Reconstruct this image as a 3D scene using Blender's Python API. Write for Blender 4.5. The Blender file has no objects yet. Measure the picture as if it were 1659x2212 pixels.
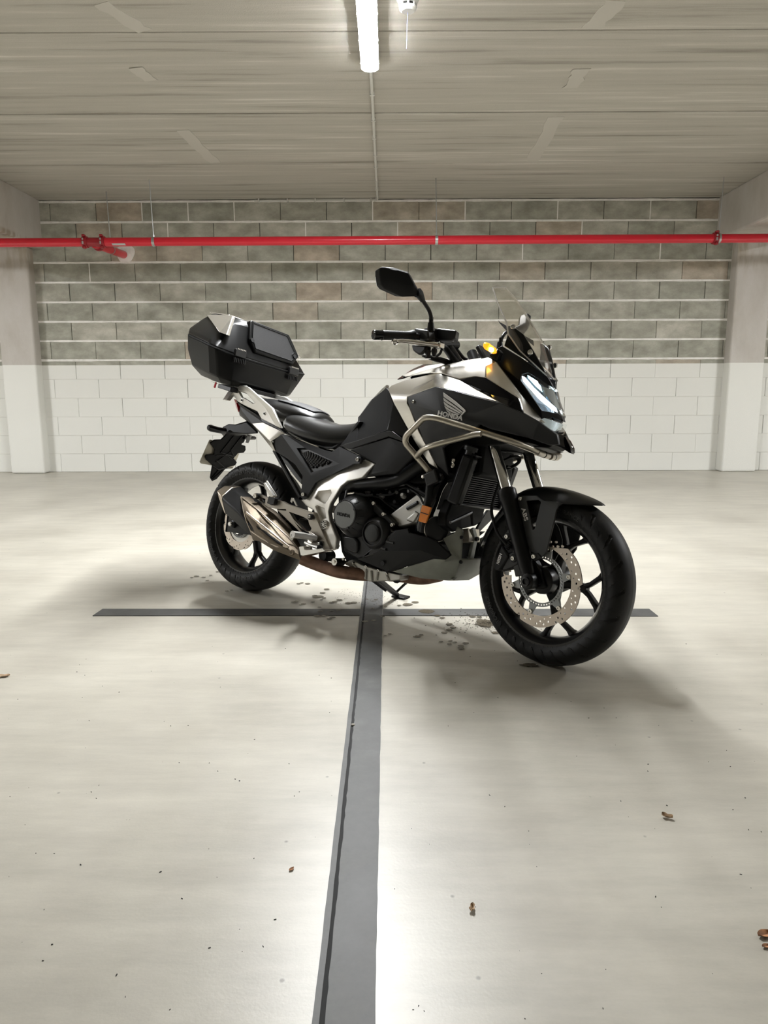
import bpy, bmesh, math, random
from mathutils import Vector, Matrix
random.seed(7)
SC = bpy.context.scene
COL = SC.collection

# ------------------------------------------------------------------ camera
F_PX, PITCH, ROLL, YAW, CAM_H = 1546.040805, 0.169084, -0.003040, 0.004027, 0.955130
cam_d = bpy.data.cameras.new('camera')
cam = bpy.data.objects.new('camera', cam_d); COL.objects.link(cam)
cam_d.sensor_fit = 'VERTICAL'; cam_d.sensor_height = 36.0
cam_d.lens = F_PX / 2212 * 36.0
cam_d.clip_start = 0.02
fw = Vector((0, math.cos(PITCH), -math.sin(PITCH))); up = Vector((0, math.sin(PITCH), math.cos(PITCH))); rt = Vector((1, 0, 0))
Rz = Matrix.Rotation(YAW, 3, 'Z'); fw, up, rt = Rz @ fw, Rz @ up, Rz @ rt
rt2 = math.cos(ROLL) * rt + math.sin(ROLL) * up; up2 = -math.sin(ROLL) * rt + math.cos(ROLL) * up
cam.matrix_world = Matrix(((rt2.x, up2.x, -fw.x, 0), (rt2.y, up2.y, -fw.y, 0), (rt2.z, up2.z, -fw.z, CAM_H), (0, 0, 0, 1)))
SC.camera = cam

# ------------------------------------------------------------------ world, exposure
w = bpy.data.worlds.new('world'); SC.world = w; w.use_nodes = True
w.node_tree.nodes['Background'].inputs[0].default_value = (1.0, 0.97, 0.9, 1)
w.node_tree.nodes['Background'].inputs[1].default_value = 0.12
SC.view_settings.view_transform = 'Standard'; SC.view_settings.look = 'None'
SC.view_settings.gamma = 1.0; SC.view_settings.use_curve_mapping = False
SC.view_settings.exposure = 0.0
LAMP = 460.0          # emission strength of the tube lamps' diffusers
LAMP_COLOR = (0.975, 0.99, 1.0, 1)

# ------------------------------------------------------------------ materials
MATS = {}
def nodes_of(m):
    return m.node_tree.nodes, m.node_tree.links
def pmat(name, color, rough=0.5, metal=0.0, bump=0.0, bscale=300.0, var=0.0, vscale=20.0, coat=0.0, spec=None, emit=None, estr=0.0, trans=0.0, alpha=1.0, ior=None):
    m = bpy.data.materials.new(name); m.use_nodes = True
    n, l = nodes_of(m); b = n['Principled BSDF']
    b.inputs['Base Color'].default_value = (*color, 1); b.inputs['Roughness'].default_value = rough; b.inputs['Metallic'].default_value = metal
    b.inputs['Coat Weight'].default_value = coat; b.inputs['Coat Roughness'].default_value = 0.08
    if spec is not None: b.inputs['Specular IOR Level'].default_value = spec
    if emit: b.inputs['Emission Color'].default_value = (*emit, 1); b.inputs['Emission Strength'].default_value = estr
    b.inputs['Transmission Weight'].default_value = trans; b.inputs['Alpha'].default_value = alpha
    if ior: b.inputs['IOR'].default_value = ior
    if bump or var:
        tc = n.new('ShaderNodeTexCoord')
    if bump:
        t = n.new('ShaderNodeTexNoise'); t.inputs['Scale'].default_value = bscale; t.inputs['Detail'].default_value = 3
        l.new(tc.outputs['Object'], t.inputs['Vector'])
        bp = n.new('ShaderNodeBump'); bp.inputs['Strength'].default_value = bump; bp.inputs['Distance'].default_value = 0.002
        l.new(t.outputs['Fac'], bp.inputs['Height']); l.new(bp.outputs['Normal'], b.inputs['Normal'])
    if var:
        t = n.new('ShaderNodeTexNoise'); t.inputs['Scale'].default_value = vscale; t.inputs['Detail'].default_value = 5
        l.new(tc.outputs['Object'], t.inputs['Vector'])
        r = n.new('ShaderNodeValToRGB'); r.color_ramp.elements[0].position = 0.3; r.color_ramp.elements[1].position = 0.7
        r.color_ramp.elements[0].color = (*[c * (1 - var) for c in color], 1); r.color_ramp.elements[1].color = (*[min(1, c * (1 + var)) for c in color], 1)
        l.new(t.outputs['Fac'], r.inputs['Fac']); l.new(r.outputs['Color'], b.inputs['Base Color'])
    MATS[name] = m
    return m
def M(k): return MATS[k]

pmat('black_plastic', (0.007, 0.007, 0.0075), 0.45, spec=0.22, bump=0.08, bscale=900)
pmat('black_satin', (0.006, 0.006, 0.0065), 0.34, spec=0.28)
pmat('black_gloss', (0.004, 0.0045, 0.006), 0.10, spec=0.4, coat=0.15)
pmat('matte_black', (0.010, 0.010, 0.0105), 0.5, spec=0.22)
pmat('case_black', (0.0045, 0.0047, 0.005), 0.36, spec=0.24, bump=0.06, bscale=1200)
pmat('grey_plastic', (0.030, 0.031, 0.032), 0.45, spec=0.3)
pmat('seat_vinyl', (0.007, 0.007, 0.007), 0.30, spec=0.5, bump=0.12, bscale=700)
pmat('seat_top', (0.016, 0.016, 0.017), 0.62, bump=0.4, bscale=500)
pmat('rubber', (0.009, 0.009, 0.009), 0.5, spec=0.25, bump=0.1, bscale=400)
pmat('tyre_print', (0.035, 0.035, 0.035), 0.5)
pmat('silver_paint', (0.62, 0.595, 0.545), 0.27, metal=0.85, coat=0.25)
pmat('frame_silver', (0.72, 0.70, 0.66), 0.36, metal=0.75)
pmat('cast_alloy', (0.60, 0.585, 0.55), 0.35, metal=0.9, bump=0.05)
pmat('bracket_alloy', (0.40, 0.37, 0.325), 0.34, metal=0.9)
pmat('alloy_rough', (0.55, 0.54, 0.51), 0.45, metal=0.8, bump=0.15, bscale=200)
pmat('titanium', (0.20, 0.165, 0.125), 0.52, metal=0.9)
pmat('rim_black', (0.008, 0.008, 0.0085), 0.28, spec=0.6)
pmat('stay_grey', (0.036, 0.037, 0.037), 0.5, spec=0.3)
pmat('cap_lit_grey', (0.21, 0.216, 0.216), 0.5, spec=0.3)  # base colour lightened to stand for light on the flat clutch cap
pmat('panel_black', (0.036, 0.037, 0.040), 0.40, spec=0.35)
pmat('fender_grey', (0.12, 0.122, 0.122), 0.5)
pmat('titanium_bright', (0.52, 0.45, 0.37), 0.28, metal=0.95)
pmat('header_brown', (0.20, 0.115, 0.08), 0.55, metal=0.5, var=0.35, vscale=25)
pmat('bar_champagne', (0.46, 0.425, 0.36), 0.36, metal=0.9)
pmat('chrome', (0.85, 0.85, 0.84), 0.08, metal=1.0)
pmat('polished', (0.80, 0.78, 0.74), 0.18, metal=1.0)
pmat('bolt_steel', (0.62, 0.61, 0.58), 0.25, metal=1.0)
pmat('disc_steel', (0.60, 0.53, 0.46), 0.30, metal=0.75)
pmat('carrier_grey', (0.30, 0.31, 0.31), 0.42, metal=0.6)
pmat('skid_grey', (0.27, 0.28, 0.25), 0.45, metal=0.15, var=0.12, vscale=18)
pmat('engine_black', (0.015, 0.015, 0.016), 0.36, spec=0.42, bump=0.05)
pmat('engine_dark', (0.003, 0.003, 0.003), 0.6, spec=0.15)
pmat('logo_silver', (0.74, 0.73, 0.71), 0.45, metal=0.15)
pmat('amber_glow', (1.0, 0.42, 0.03), 0.2, emit=(1.0, 0.30, 0.012), estr=1.7)
pmat('amber_core', (1.0, 0.6, 0.1), 0.2, emit=(1.0, 0.62, 0.10), estr=26.0)
pmat('orange_reflector', (0.75, 0.22, 0.02), 0.18, coat=0.6, bump=0.3, bscale=900)
pmat('led_white', (1, 1, 1), 0.3, emit=(0.90, 0.96, 1.0), estr=4.0)
pmat('led_chip', (1, 1, 1), 0.3, emit=(0.8, 0.95, 1.0), estr=40.0)
pmat('screen_edge', (0.75, 0.73, 0.70), 0.15, trans=0.6)
pmat('led_core', (0.6, 0.8, 0.9), 0.2, emit=(0.55, 0.86, 1.0), estr=2.2)
pmat('lamp_chrome', (0.55, 0.62, 0.68), 0.12, metal=0.9)
pmat('tail_red', (0.55, 0.02, 0.03), 0.15, coat=0.4)
pmat('clear_lens', (0.95, 0.97, 1.0), 0.03, trans=1.0, ior=1.15)
pmat('plate_metal', (0.45, 0.42, 0.34), 0.5, metal=0.3)
pmat('dark_void', (0.002, 0.002, 0.002), 0.8)
pmat('mirror_glass', (0.75, 0.77, 0.78), 0.03, metal=1.0)
def glass_thin(name, tint, fac, rough=0.02, haze=0.0):
    m = bpy.data.materials.new(name); m.use_nodes = True; n, l = nodes_of(m); n.clear()
    o = n.new('ShaderNodeOutputMaterial'); mx = n.new('ShaderNodeMixShader'); t = n.new('ShaderNodeBsdfTransparent'); g = n.new('ShaderNodeBsdfGlossy')
    fr = n.new('ShaderNodeLayerWeight'); fr.inputs['Blend'].default_value = 0.5
    pw = n.new('ShaderNodeMath'); pw.operation = 'POWER'; pw.inputs[1].default_value = 4.0; l.new(fr.outputs['Facing'], pw.inputs[0])
    mm = n.new('ShaderNodeMath'); mm.operation = 'MULTIPLY_ADD'; mm.inputs[1].default_value = 0.5; mm.inputs[2].default_value = fac
    l.new(pw.outputs[0], mm.inputs[0]); l.new(mm.outputs[0], mx.inputs[0])
    t.inputs[0].default_value = (*tint, 1); g.inputs[0].default_value = (1, 1, 1, 1); g.inputs['Roughness'].default_value = rough
    l.new(t.outputs[0], mx.inputs[1]); l.new(g.outputs[0], mx.inputs[2])
    if haze:
        d_ = n.new('ShaderNodeBsdfTranslucent'); d_.inputs[0].default_value = (.9, .88, .84, 1); m2_ = n.new('ShaderNodeMixShader'); m2_.inputs[0].default_value = haze
        l.new(mx.outputs[0], m2_.inputs[1]); l.new(d_.outputs[0], m2_.inputs[2]); l.new(m2_.outputs[0], o.inputs[0])
    else:
        l.new(mx.outputs[0], o.inputs[0])
    MATS[name] = m
glass_thin('screen_clear', (0.92, 0.905, 0.875), 0.05, 0.06, 0.022)
glass_thin('lens_thin', (0.97, 0.99, 1.0), 0.04)

def concrete(name, cols, scale=(1, 1, 1), detail_scale=6.0, rough=(0.5, 0.7), bump=0.15, gain=0.5, grain=0.06):
    m = bpy.data.materials.new(name); m.use_nodes = True; n, l = nodes_of(m); b = n['Principled BSDF']
    g = n.new('ShaderNodeNewGeometry'); mp = n.new('ShaderNodeMapping'); mp.inputs['Scale'].default_value = scale
    l.new(g.outputs['Position'], mp.inputs['Vector'])
    t = n.new('ShaderNodeTexNoise'); t.inputs['Scale'].default_value = detail_scale; t.inputs['Detail'].default_value = 8; t.inputs['Roughness'].default_value = 0.62
    l.new(mp.outputs[0], t.inputs['Vector'])
    r = n.new('ShaderNodeValToRGB'); el = r.color_ramp.elements
    el[0].position = 0.28; el[0].color = (*cols[0], 1); el[1].position = 0.72; el[1].color = (*cols[-1], 1)
    for i, c in enumerate(cols[1:-1]):
        e = el.new(0.28 + 0.44 * (i + 1) / (len(cols) - 1)); e.color = (*c, 1)
    l.new(t.outputs['Fac'], r.inputs['Fac'])
    t2 = n.new('ShaderNodeTexNoise'); t2.inputs['Scale'].default_value = 160; t2.inputs['Detail'].default_value = 4
    l.new(g.outputs['Position'], t2.inputs['Vector'])
    mr = n.new('ShaderNodeMapRange'); mr.inputs['To Min'].default_value = 1 - grain; mr.inputs['To Max'].default_value = 1 + grain
    l.new(t2.outputs['Fac'], mr.inputs['Value'])
    mu = n.new('ShaderNodeMix'); mu.data_type = 'RGBA'; mu.blend_type = 'MULTIPLY'; mu.inputs['Factor'].default_value = 1
    l.new(r.outputs['Color'], mu.inputs['A']); l.new(mr.outputs[0], mu.inputs['B']); l.new(mu.outputs['Result'], b.inputs['Base Color'])
    rr = n.new('ShaderNodeMapRange'); rr.inputs['To Min'].default_value = rough[0]; rr.inputs['To Max'].default_value = rough[1]
    l.new(t.outputs['Fac'], rr.inputs['Value']); l.new(rr.outputs[0], b.inputs['Roughness'])
    bp = n.new('ShaderNodeBump'); bp.inputs['Strength'].default_value = bump; bp.inputs['Distance'].default_value = 0.004
    l.new(t2.outputs['Fac'], bp.inputs['Height']); l.new(bp.outputs[0], b.inputs['Normal'])
    MATS[name] = m
    return m, n, l, b, mu, t

# floor: power-floated concrete with cloudy variation and darker traffic-worn patches
m, n, l, b, mu, t = concrete('floor_concrete', [(0.37, 0.345, 0.292), (0.465, 0.440, 0.378), (0.535, 0.508, 0.440)], (1, 1, 1), 1.6, (0.30, 0.46), 0.05, grain=0.03)
g = n.new('ShaderNodeNewGeometry'); mp = n.new('ShaderNodeMapping'); mp.inputs['Scale'].default_value = (0.5, 3.0, 1); mp.inputs['Rotation'].default_value = (0, 0, 0.5)
l.new(g.outputs['Position'], mp.inputs['Vector'])
t3 = n.new('ShaderNodeTexNoise'); t3.inputs['Scale'].default_value = 5; t3.inputs['Detail'].default_value = 9; t3.inputs['Roughness'].default_value = 0.7
l.new(mp.outputs[0], t3.inputs['Vector'])
mr = n.new('ShaderNodeMapRange'); mr.inputs['From Min'].default_value = 0.3; mr.inputs['From Max'].default_value = 0.7; mr.inputs['To Min'].default_value = 0.86; mr.inputs['To Max'].default_value = 1.07
l.new(t3.outputs['Fac'], mr.inputs['Value'])
m2 = n.new('ShaderNodeMix'); m2.data_type = 'RGBA'; m2.blend_type = 'MULTIPLY'; m2.inputs['Factor'].default_value = 1
l.new(mu.outputs['Result'], m2.inputs['A']); l.new(mr.outputs[0], m2.inputs['B'])
# fine dark specks
vs = n.new('ShaderNodeTexVoronoi'); vs.inputs['Scale'].default_value = 9; l.new(g.outputs['Position'], vs.inputs['Vector'])
vr = n.new('ShaderNodeMapRange'); vr.inputs['From Min'].default_value = 0.02; vr.inputs['From Max'].default_value = 0.05; vr.inputs['To Min'].default_value = 0.55; vr.inputs['To Max'].default_value = 1
l.new(vs.outputs['Distance'], vr.inputs['Value'])
m3 = n.new('ShaderNodeMix'); m3.data_type = 'RGBA'; m3.blend_type = 'MULTIPLY'; m3.inputs['Factor'].default_value = 1
l.new(m2.outputs['Result'], m3.inputs['A']); l.new(vr.outputs[0], m3.inputs['B']); l.new(m3.outputs['Result'], b.inputs['Base Color'])

# ceiling: board-marked slabs streaked along x
concrete('ceiling_concrete', [(0.22, 0.20, 0.165), (0.40, 0.375, 0.325), (0.44, 0.415, 0.362), (0.60, 0.575, 0.522)], (0.22, 5.0, 1), 2.4, (0.7, 0.9), 0.3, grain=0.10)
m, n, l, b, mu, t = concrete('column_concrete', [(0.42, 0.385, 0.34), (0.50, 0.47, 0.43), (0.56, 0.53, 0.50)], (1, 1, 0.5), 3.0, (0.7, 0.9), 0.3)
def paint_below(m, n, l, b, src, z, white):
    g = n.new('ShaderNodeNewGeometry'); sx = n.new('ShaderNodeSeparateXYZ'); l.new(g.outputs['Position'], sx.inputs[0])
    lt = n.new('ShaderNodeMath'); lt.operation = 'LESS_THAN'; lt.inputs[1].default_value = z; l.new(sx.outputs['Z'], lt.inputs[0])
    mx = n.new('ShaderNodeMix'); mx.data_type = 'RGBA'; l.new(lt.outputs[0], mx.inputs['Factor'])
    l.new(src, mx.inputs['A']); mx.inputs['B'].default_value = (*white, 1)
    l.new(mx.outputs['Result'], b.inputs['Base Color'])
PAINT_Z = 1.2465
WHITE = (0.74, 0.735, 0.69)
# brown run-off stains at the column heads
g = n.new('ShaderNodeNewGeometry'); sx = n.new('ShaderNodeSeparateXYZ'); l.new(g.outputs['Position'], sx.inputs[0])
mz = n.new('ShaderNodeValToRGB'); mz.color_ramp.elements[0].position = 0.70; mz.color_ramp.elements[0].color = (0, 0, 0, 1); mz.color_ramp.elements[1].position = 0.86; mz.color_ramp.elements[1].color = (.6, .6, .6, 1)
q_ = mz.color_ramp.elements.new(0.868); q_.color = (0.05, .05, .05, 1)
dv = n.new('ShaderNodeMath'); dv.operation = 'DIVIDE'; dv.inputs[1].default_value = 3.0; l.new(sx.outputs['Z'], dv.inputs[0]); l.new(dv.outputs[0], mz.inputs['Fac'])
mpz = n.new('ShaderNodeMapping'); mpz.inputs['Scale'].default_value = (6, 6, 1.6); l.new(g.outputs['Position'], mpz.inputs['Vector'])
tz = n.new('ShaderNodeTexNoise'); tz.inputs['Scale'].default_value = 1.6; tz.inputs['Detail'].default_value = 6; l.new(mpz.outputs[0], tz.inputs['Vector'])
cz = n.new('ShaderNodeMapRange'); cz.inputs['From Min'].default_value = 0.45; cz.inputs['From Max'].default_value = 0.6; l.new(tz.outputs['Fac'], cz.inputs['Value'])
mm = n.new('ShaderNodeMath'); mm.operation = 'MULTIPLY'; l.new(mz.outputs[0], mm.inputs[0]); l.new(cz.outputs[0], mm.inputs[1])
st = n.new('ShaderNodeMix'); st.data_type = 'RGBA'; l.new(mm.outputs[0], st.inputs['Factor']); l.new(mu.outputs['Result'], st.inputs['A']); st.inputs['B'].default_value = (0.24, 0.18, 0.09, 1)
paint_below(m, n, l, b, st.outputs['Result'], PAINT_Z, WHITE)

# concrete block: grey to brown per block, whitish bloom, white paint on the lower courses
m, n, l, b, mu, t = concrete('block', [(0.25, 0.240, 0.205), (0.39, 0.375, 0.328), (0.56, 0.54, 0.485)], (1, 1, 1.6), 4.0, (0.8, 0.95), 0.35, grain=0.14)
oi = n.new('ShaderNodeObjectInfo')
hr = n.new('ShaderNodeValToRGB'); e = hr.color_ramp.elements; e[0].color = (0.84, 0.86, 0.82, 1); e[1].color = (0.98, 0.86, 0.77, 1); e[0].position = 0.3; e[1].position = 1.0
e2 = e.new(0.82); e2.color = (1.04, 1.04, 1.0, 1)
l.new(oi.outputs['Random'], hr.inputs['Fac'])
mh = n.new('ShaderNodeMix'); mh.data_type = 'RGBA'; mh.blend_type = 'MULTIPLY'; mh.inputs['Factor'].default_value = 1
l.new(mu.outputs['Result'], mh.inputs['A']); l.new(hr.outputs['Color'], mh.inputs['B'])
paint_below(m, n, l, b, mh.outputs['Result'], PAINT_Z, WHITE)
m, n, l, b, mu, t = concrete('mortar', [(0.68, 0.66, 0.62), (0.80, 0.775, 0.735), (0.86, 0.84, 0.80)], (1, 1, 1), 14, (0.8, 0.95), 0.5)
paint_below(m, n, l, b, mu.outputs['Result'], PAINT_Z, (0.68, 0.67, 0.62))
concrete('strip_dark', [(0.038, 0.038, 0.036), (0.06, 0.06, 0.058), (0.095, 0.095, 0.09)], (1, 1, 1), 7.0, (0.48, 0.62), 0.02, grain=0.08)
pmat('strip_groove', (0.008, 0.008, 0.008), 0.8)
pmat('red_paint', (0.62, 0.012, 0.030), 0.30, coat=0.2)
pmat('red_dark', (0.30, 0.012, 0.020), 0.35)
pmat('galvanised', (0.50, 0.51, 0.51), 0.38, metal=0.9)
pmat('conduit_grey', (0.58, 0.57, 0.53), 0.5)
pmat('white_plastic', (0.80, 0.80, 0.78), 0.4)
pmat('white_card', (0.80, 0.80, 0.78), 0.6)
pmat('blue_thread', (0.03, 0.045, 0.16), 0.6)
pmat('leaf_brown', (0.33, 0.15, 0.06), 0.7, var=0.5, vscale=80)
pmat('leaf_pale', (0.45, 0.32, 0.20), 0.7, var=0.5, vscale=80)
pmat('plaster_patch', (0.475, 0.45, 0.40), 0.9)
pmat('lamp_body', (0.7, 0.7, 0.68), 0.4)
m = pmat('lamp_diffuser', (1, 1, 1), 0.4, emit=LAMP_COLOR[:3], estr=LAMP)
m = bpy.data.materials.new('water'); m.use_nodes = True; n, l = nodes_of(m); b = n['Principled BSDF']
b.inputs['Base Color'].default_value = (0.12, 0.10, 0.07, 1); b.inputs['Roughness'].default_value = 0.12; b.inputs['Alpha'].default_value = 0.6
MATS['water'] = m

# ------------------------------------------------------------------ mesh helpers
def finish(me, smooth):
    if smooth is None: return
    me.polygons.foreach_set('use_smooth', [True] * len(me.polygons))
    me.set_sharp_from_angle(angle=math.radians(smooth))
def mk(name, verts, faces, mat, parent=None, smooth=35, bevel=0.0, bseg=2, subsurf=0, recalc=True, xf=None):
    if xf: verts = [xf(v) for v in verts]
    me = bpy.data.meshes.new(name)
    me.from_pydata([tuple(v) for v in verts], [], [tuple(f) for f in faces])
    if recalc:
        bm = bmesh.new(); bm.from_mesh(me); bmesh.ops.remove_doubles(bm, verts=bm.verts, dist=1e-5); bmesh.ops.delete(bm, geom=[q for q in bm.verts if not q.link_faces], context='VERTS')
        bmesh.ops.recalc_face_normals(bm, faces=bm.faces); bm.to_mesh(me); bm.free()
    finish(me, smooth)
    me.materials.append(M(mat) if isinstance(mat, str) else mat)
    o = bpy.data.objects.new(name, me); COL.objects.link(o)
    if parent: o.parent = parent
    if subsurf:
        s = o.modifiers.new('sub', 'SUBSURF'); s.levels = subsurf; s.render_levels = subsurf
    if bevel:
        s = o.modifiers.new('bev', 'BEVEL'); s.width = bevel; s.segments = bseg; s.limit_method = 'ANGLE'; s.angle_limit = math.radians(28)
    return o
def tag(o, label=None, cat=None, group=None, kind=None):
    if label: o['label'] = label
    if cat: o['category'] = cat
    if group: o['group'] = group
    if kind: o['kind'] = kind
    return o
def empty(name, loc=(0, 0, 0)):
    o = bpy.data.objects.new(name, None); COL.objects.link(o); o.location = loc; o.empty_display_size = 0.1
    return o
class MB:
    def __init__(s): s.v = []; s.f = []
    def add(s, vf):
        k = len(s.v); s.v += [Vector(p) for p in vf[0]]; s.f += [tuple(i + k for i in f) for f in vf[1]]
        return s
    def build(s, name, mat, parent=None, **kw): return mk(name, s.v, s.f, mat, parent, **kw)
def box(x0, x1, y0, y1, z0, z1):
    v = [(x, y, z) for z in (z0, z1) for y in (y0, y1) for x in (x0, x1)]
    return v, [(0, 2, 3, 1), (4, 5, 7, 6), (0, 1, 5, 4), (2, 6, 7, 3), (0, 4, 6, 2), (1, 3, 7, 5)]
def obox(c, ax, ay, az, sx, sy, sz):
    c = Vector(c); ax, ay, az = [Vector(a).normalized() for a in (ax, ay, az)]
    v = [c + ax * (sx * i / 2) + ay * (sy * j / 2) + az * (sz * k / 2) for k in (-1, 1) for j in (-1, 1) for i in (-1, 1)]
    return v, box(0, 1, 0, 1, 0, 1)[1]
def frame_of(d, hint=(0, 0, 1)):
    d = Vector(d).normalized(); h = Vector(hint)
    if abs(d.dot(h)) > 0.97: h = Vector((1, 0, 0)) if abs(d.x) < 0.9 else Vector((0, 1, 0))
    a = d.cross(h).normalized(); b = a.cross(d).normalized()
    return a, b
def fillet(pts, r, n=5):
    pts = [Vector(p) for p in pts]; out = [pts[0]]
    for i in range(1, len(pts) - 1):
        a, p, b = pts[i - 1], pts[i], pts[i + 1]
        da, db = (a - p), (b - p); rr = min(r, da.length * 0.48, db.length * 0.48)
        s, e = p + da.normalized() * rr, p + db.normalized() * rr
        for k in range(n + 1):
            t = k / n; out.append((1 - t) ** 2 * s + 2 * t * (1 - t) * p + t * t * e)
    out.append(pts[-1]); return out
def spline(pts, n=6):
    P = [Vector(p) for p in pts]; out = []
    for i in range(len(P) - 1):
        p0 = P[max(i - 1, 0)]; p1 = P[i]; p2 = P[i + 1]; p3 = P[min(i + 2, len(P) - 1)]
        for k in range(n):
            t = k / n
            out.append(0.5 * ((2 * p1) + (-p0 + p2) * t + (2 * p0 - 5 * p1 + 4 * p2 - p3) * t * t + (-p0 + 3 * p1 - 3 * p2 + p3) * t ** 3))
    out.append(P[-1]); return out
def tube(path, r, n=12, cap=True):
    path = [Vector(p) for p in path]; R = r if isinstance(r, (list, tuple)) else [r] * len(path)
    v = []; f = []; a = None
    for i, p in enumerate(path):
        d = (path[min(i + 1, len(path) - 1)] - path[max(i - 1, 0)]).normalized()
        if a is None: a, b = frame_of(d)
        else:
            a = (a - d * a.dot(d)).normalized(); b = a.cross(d)
        for k in range(n):
            th = 2 * math.pi * k / n
            v.append(p + (a * math.cos(th) + b * math.sin(th)) * R[i])
    for i in range(len(path) - 1):
        for k in range(n):
            f.append((i * n + k, i * n + (k + 1) % n, (i + 1) * n + (k + 1) % n, (i + 1) * n + k))
    if cap: f.append(tuple(range(n))[::-1]); f.append(tuple(range((len(path) - 1) * n, len(path) * n)))
    return v, f
def lathe(prof, c, axis, n=32, closed=False, hint=(0, 0, 1)):
    """prof: list of (radius, along-axis)"""
    c = Vector(c); d = Vector(axis).normalized(); a, b = frame_of(d, hint); v = []; f = []
    for r, t in prof:
        for k in range(n):
            th = 2 * math.pi * k / n
            v.append(c + d * t + (a * math.cos(th) + b * math.sin(th)) * max(r, 1e-4))
    m = len(prof)
    for i in range(m if closed else m - 1):
        j = (i + 1) % m
        for k in range(n):
            f.append((i * n + k, i * n + (k + 1) % n, j * n + (k + 1) % n, j * n + k))
    if not closed: f.append(tuple(range(n))); f.append(tuple(range((m - 1) * n, m * n)))
    return v, f
def loft(rings, cap=True):
    n = len(rings[0]); v = [p for r in rings for p in r]; f = []
    for i in range(len(rings) - 1):
        for k in range(n):
            f.append((i * n + k, i * n + (k + 1) % n, (i + 1) * n + (k + 1) % n, (i + 1) * n + k))
    if cap: f.append(tuple(range(n))); f.append(tuple(range((len(rings) - 1) * n, len(rings) * n)))
    return v, f
def grid(rows):
    n = len(rows[0]); v = [p for r in rows for p in r]; f = []
    for i in range(len(rows) - 1):
        for k in range(n - 1):
            f.append((i * n + k, i * n + k + 1, (i + 1) * n + k + 1, (i + 1) * n + k))
    return v, f
def solid(v, f, off):
    """close a surface into a body by repeating it, moved by off"""
    v = [Vector(p) for p in v]; off = Vector(off); n = len(v); cnt = {}
    for face in f:
        for i in range(len(face)):
            a, b = face[i], face[(i + 1) % len(face)]; cnt.setdefault((min(a, b), max(a, b)), []).append((a, b))
    V = v + [p + off for p in v]; Fc = list(f) + [tuple(i + n for i in face[::-1]) for face in f]
    for k, e in cnt.items():
        if len(e) == 1: a, b = e[0]; Fc.append((b, a, a + n, b + n))
    return V, Fc
def fill(outline, holes=()):
    """flat-ish polygon with holes -> verts, tris"""
    bm = bmesh.new()
    for loop in [outline] + list(holes):
        vs = [bm.verts.new(p) for p in loop]
        for i in range(len(vs)): bm.edges.new((vs[i], vs[(i + 1) % len(vs)]))
    bmesh.ops.triangle_fill(bm, use_beauty=True, use_dissolve=False, edges=bm.edges[:])
    bm.verts.index_update(); v = [p.co.copy() for p in bm.verts]; f = [tuple(q.index for q in fc.verts) for fc in bm.faces]
    bm.free(); return v, f
def plate(outline, off, holes=()):
    v, f = fill(outline, holes) if (holes or len(outline) > 4) else ([Vector(p) for p in outline], [tuple(range(len(outline)))])
    return solid(v, f, off)
def mir(vf):
    return [Vector((p[0], -p[1], p[2])) for p in vf[0]], [tuple(f[::-1]) for f in vf[1]]
def circ(c, r, n=16, u=(1, 0, 0), w=(0, 0, 1), ph=0.0):
    c = Vector(c); u = Vector(u); w = Vector(w)
    return [c + u * (r * math.cos(ph + 2 * math.pi * k / n)) + w * (r * math.sin(ph + 2 * math.pi * k / n)) for k in range(n)]
def text_mesh(s, size, extrude=0.0006, bold=0.0):
    cu = bpy.data.curves.new('lettering', 'FONT'); cu.body = s; cu.size = size; cu.extrude = extrude; cu.align_x = 'CENTER'; cu.align_y = 'CENTER'; cu.offset = bold; cu.resolution_u = 3
    o = bpy.data.objects.new('lettering', cu); COL.objects.link(o); bpy.context.view_layer.update()
    dg = bpy.context.evaluated_depsgraph_get(); me = o.evaluated_get(dg).to_mesh()
    v = [p.co.copy() for p in me.vertices]; f = [tuple(p.vertices) for p in me.polygons]
    o.evaluated_get(dg).to_mesh_clear(); bpy.data.objects.remove(o); bpy.data.curves.remove(cu)
    return v, f
def place(vf, o, ex, ey, ez):
    o, ex, ey, ez = Vector(o), Vector(ex).normalized(), Vector(ey).normalized(), Vector(ez).normalized()
    return [o + ex * p.x + ey * p.y + ez * p.z for p in vf[0]], vf[1]

# ------------------------------------------------------------------ room
WALL_Y = 8.475; CEIL_Z = 3.06; X0, X1, Y0 = -9.0, 9.0, -7.0
fl = mk('floor', *box(X0, X1, Y0, WALL_Y + 0.3, -0.2, 0.0), 'floor_concrete', smooth=None)
tag(fl, 'pale grey power-floated concrete garage floor', kind='structure')
ce = mk('ceiling', *box(X0, X1, Y0, WALL_Y + 0.3, CEIL_Z + 0.05, CEIL_Z + 0.3), 'dark_void', smooth=None)
tag(ce, 'ceiling of long concrete slabs', kind='structure')
joints = [8.60, 7.2225, 5.9652, 4.6853, 3.42, 2.16, 0.9, -0.36, -1.62, -2.88, -4.14, -5.4, -7.0]
for i in range(len(joints) - 1):
    dz = random.uniform(-0.003, 0.003)
    mk('slab', *box(X0, X1, joints[i + 1] + 0.008, joints[i] - 0.008, CEIL_Z + dz, CEIL_Z + 0.06), 'ceiling_concrete', ce, smooth=None, bevel=0.008)
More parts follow.
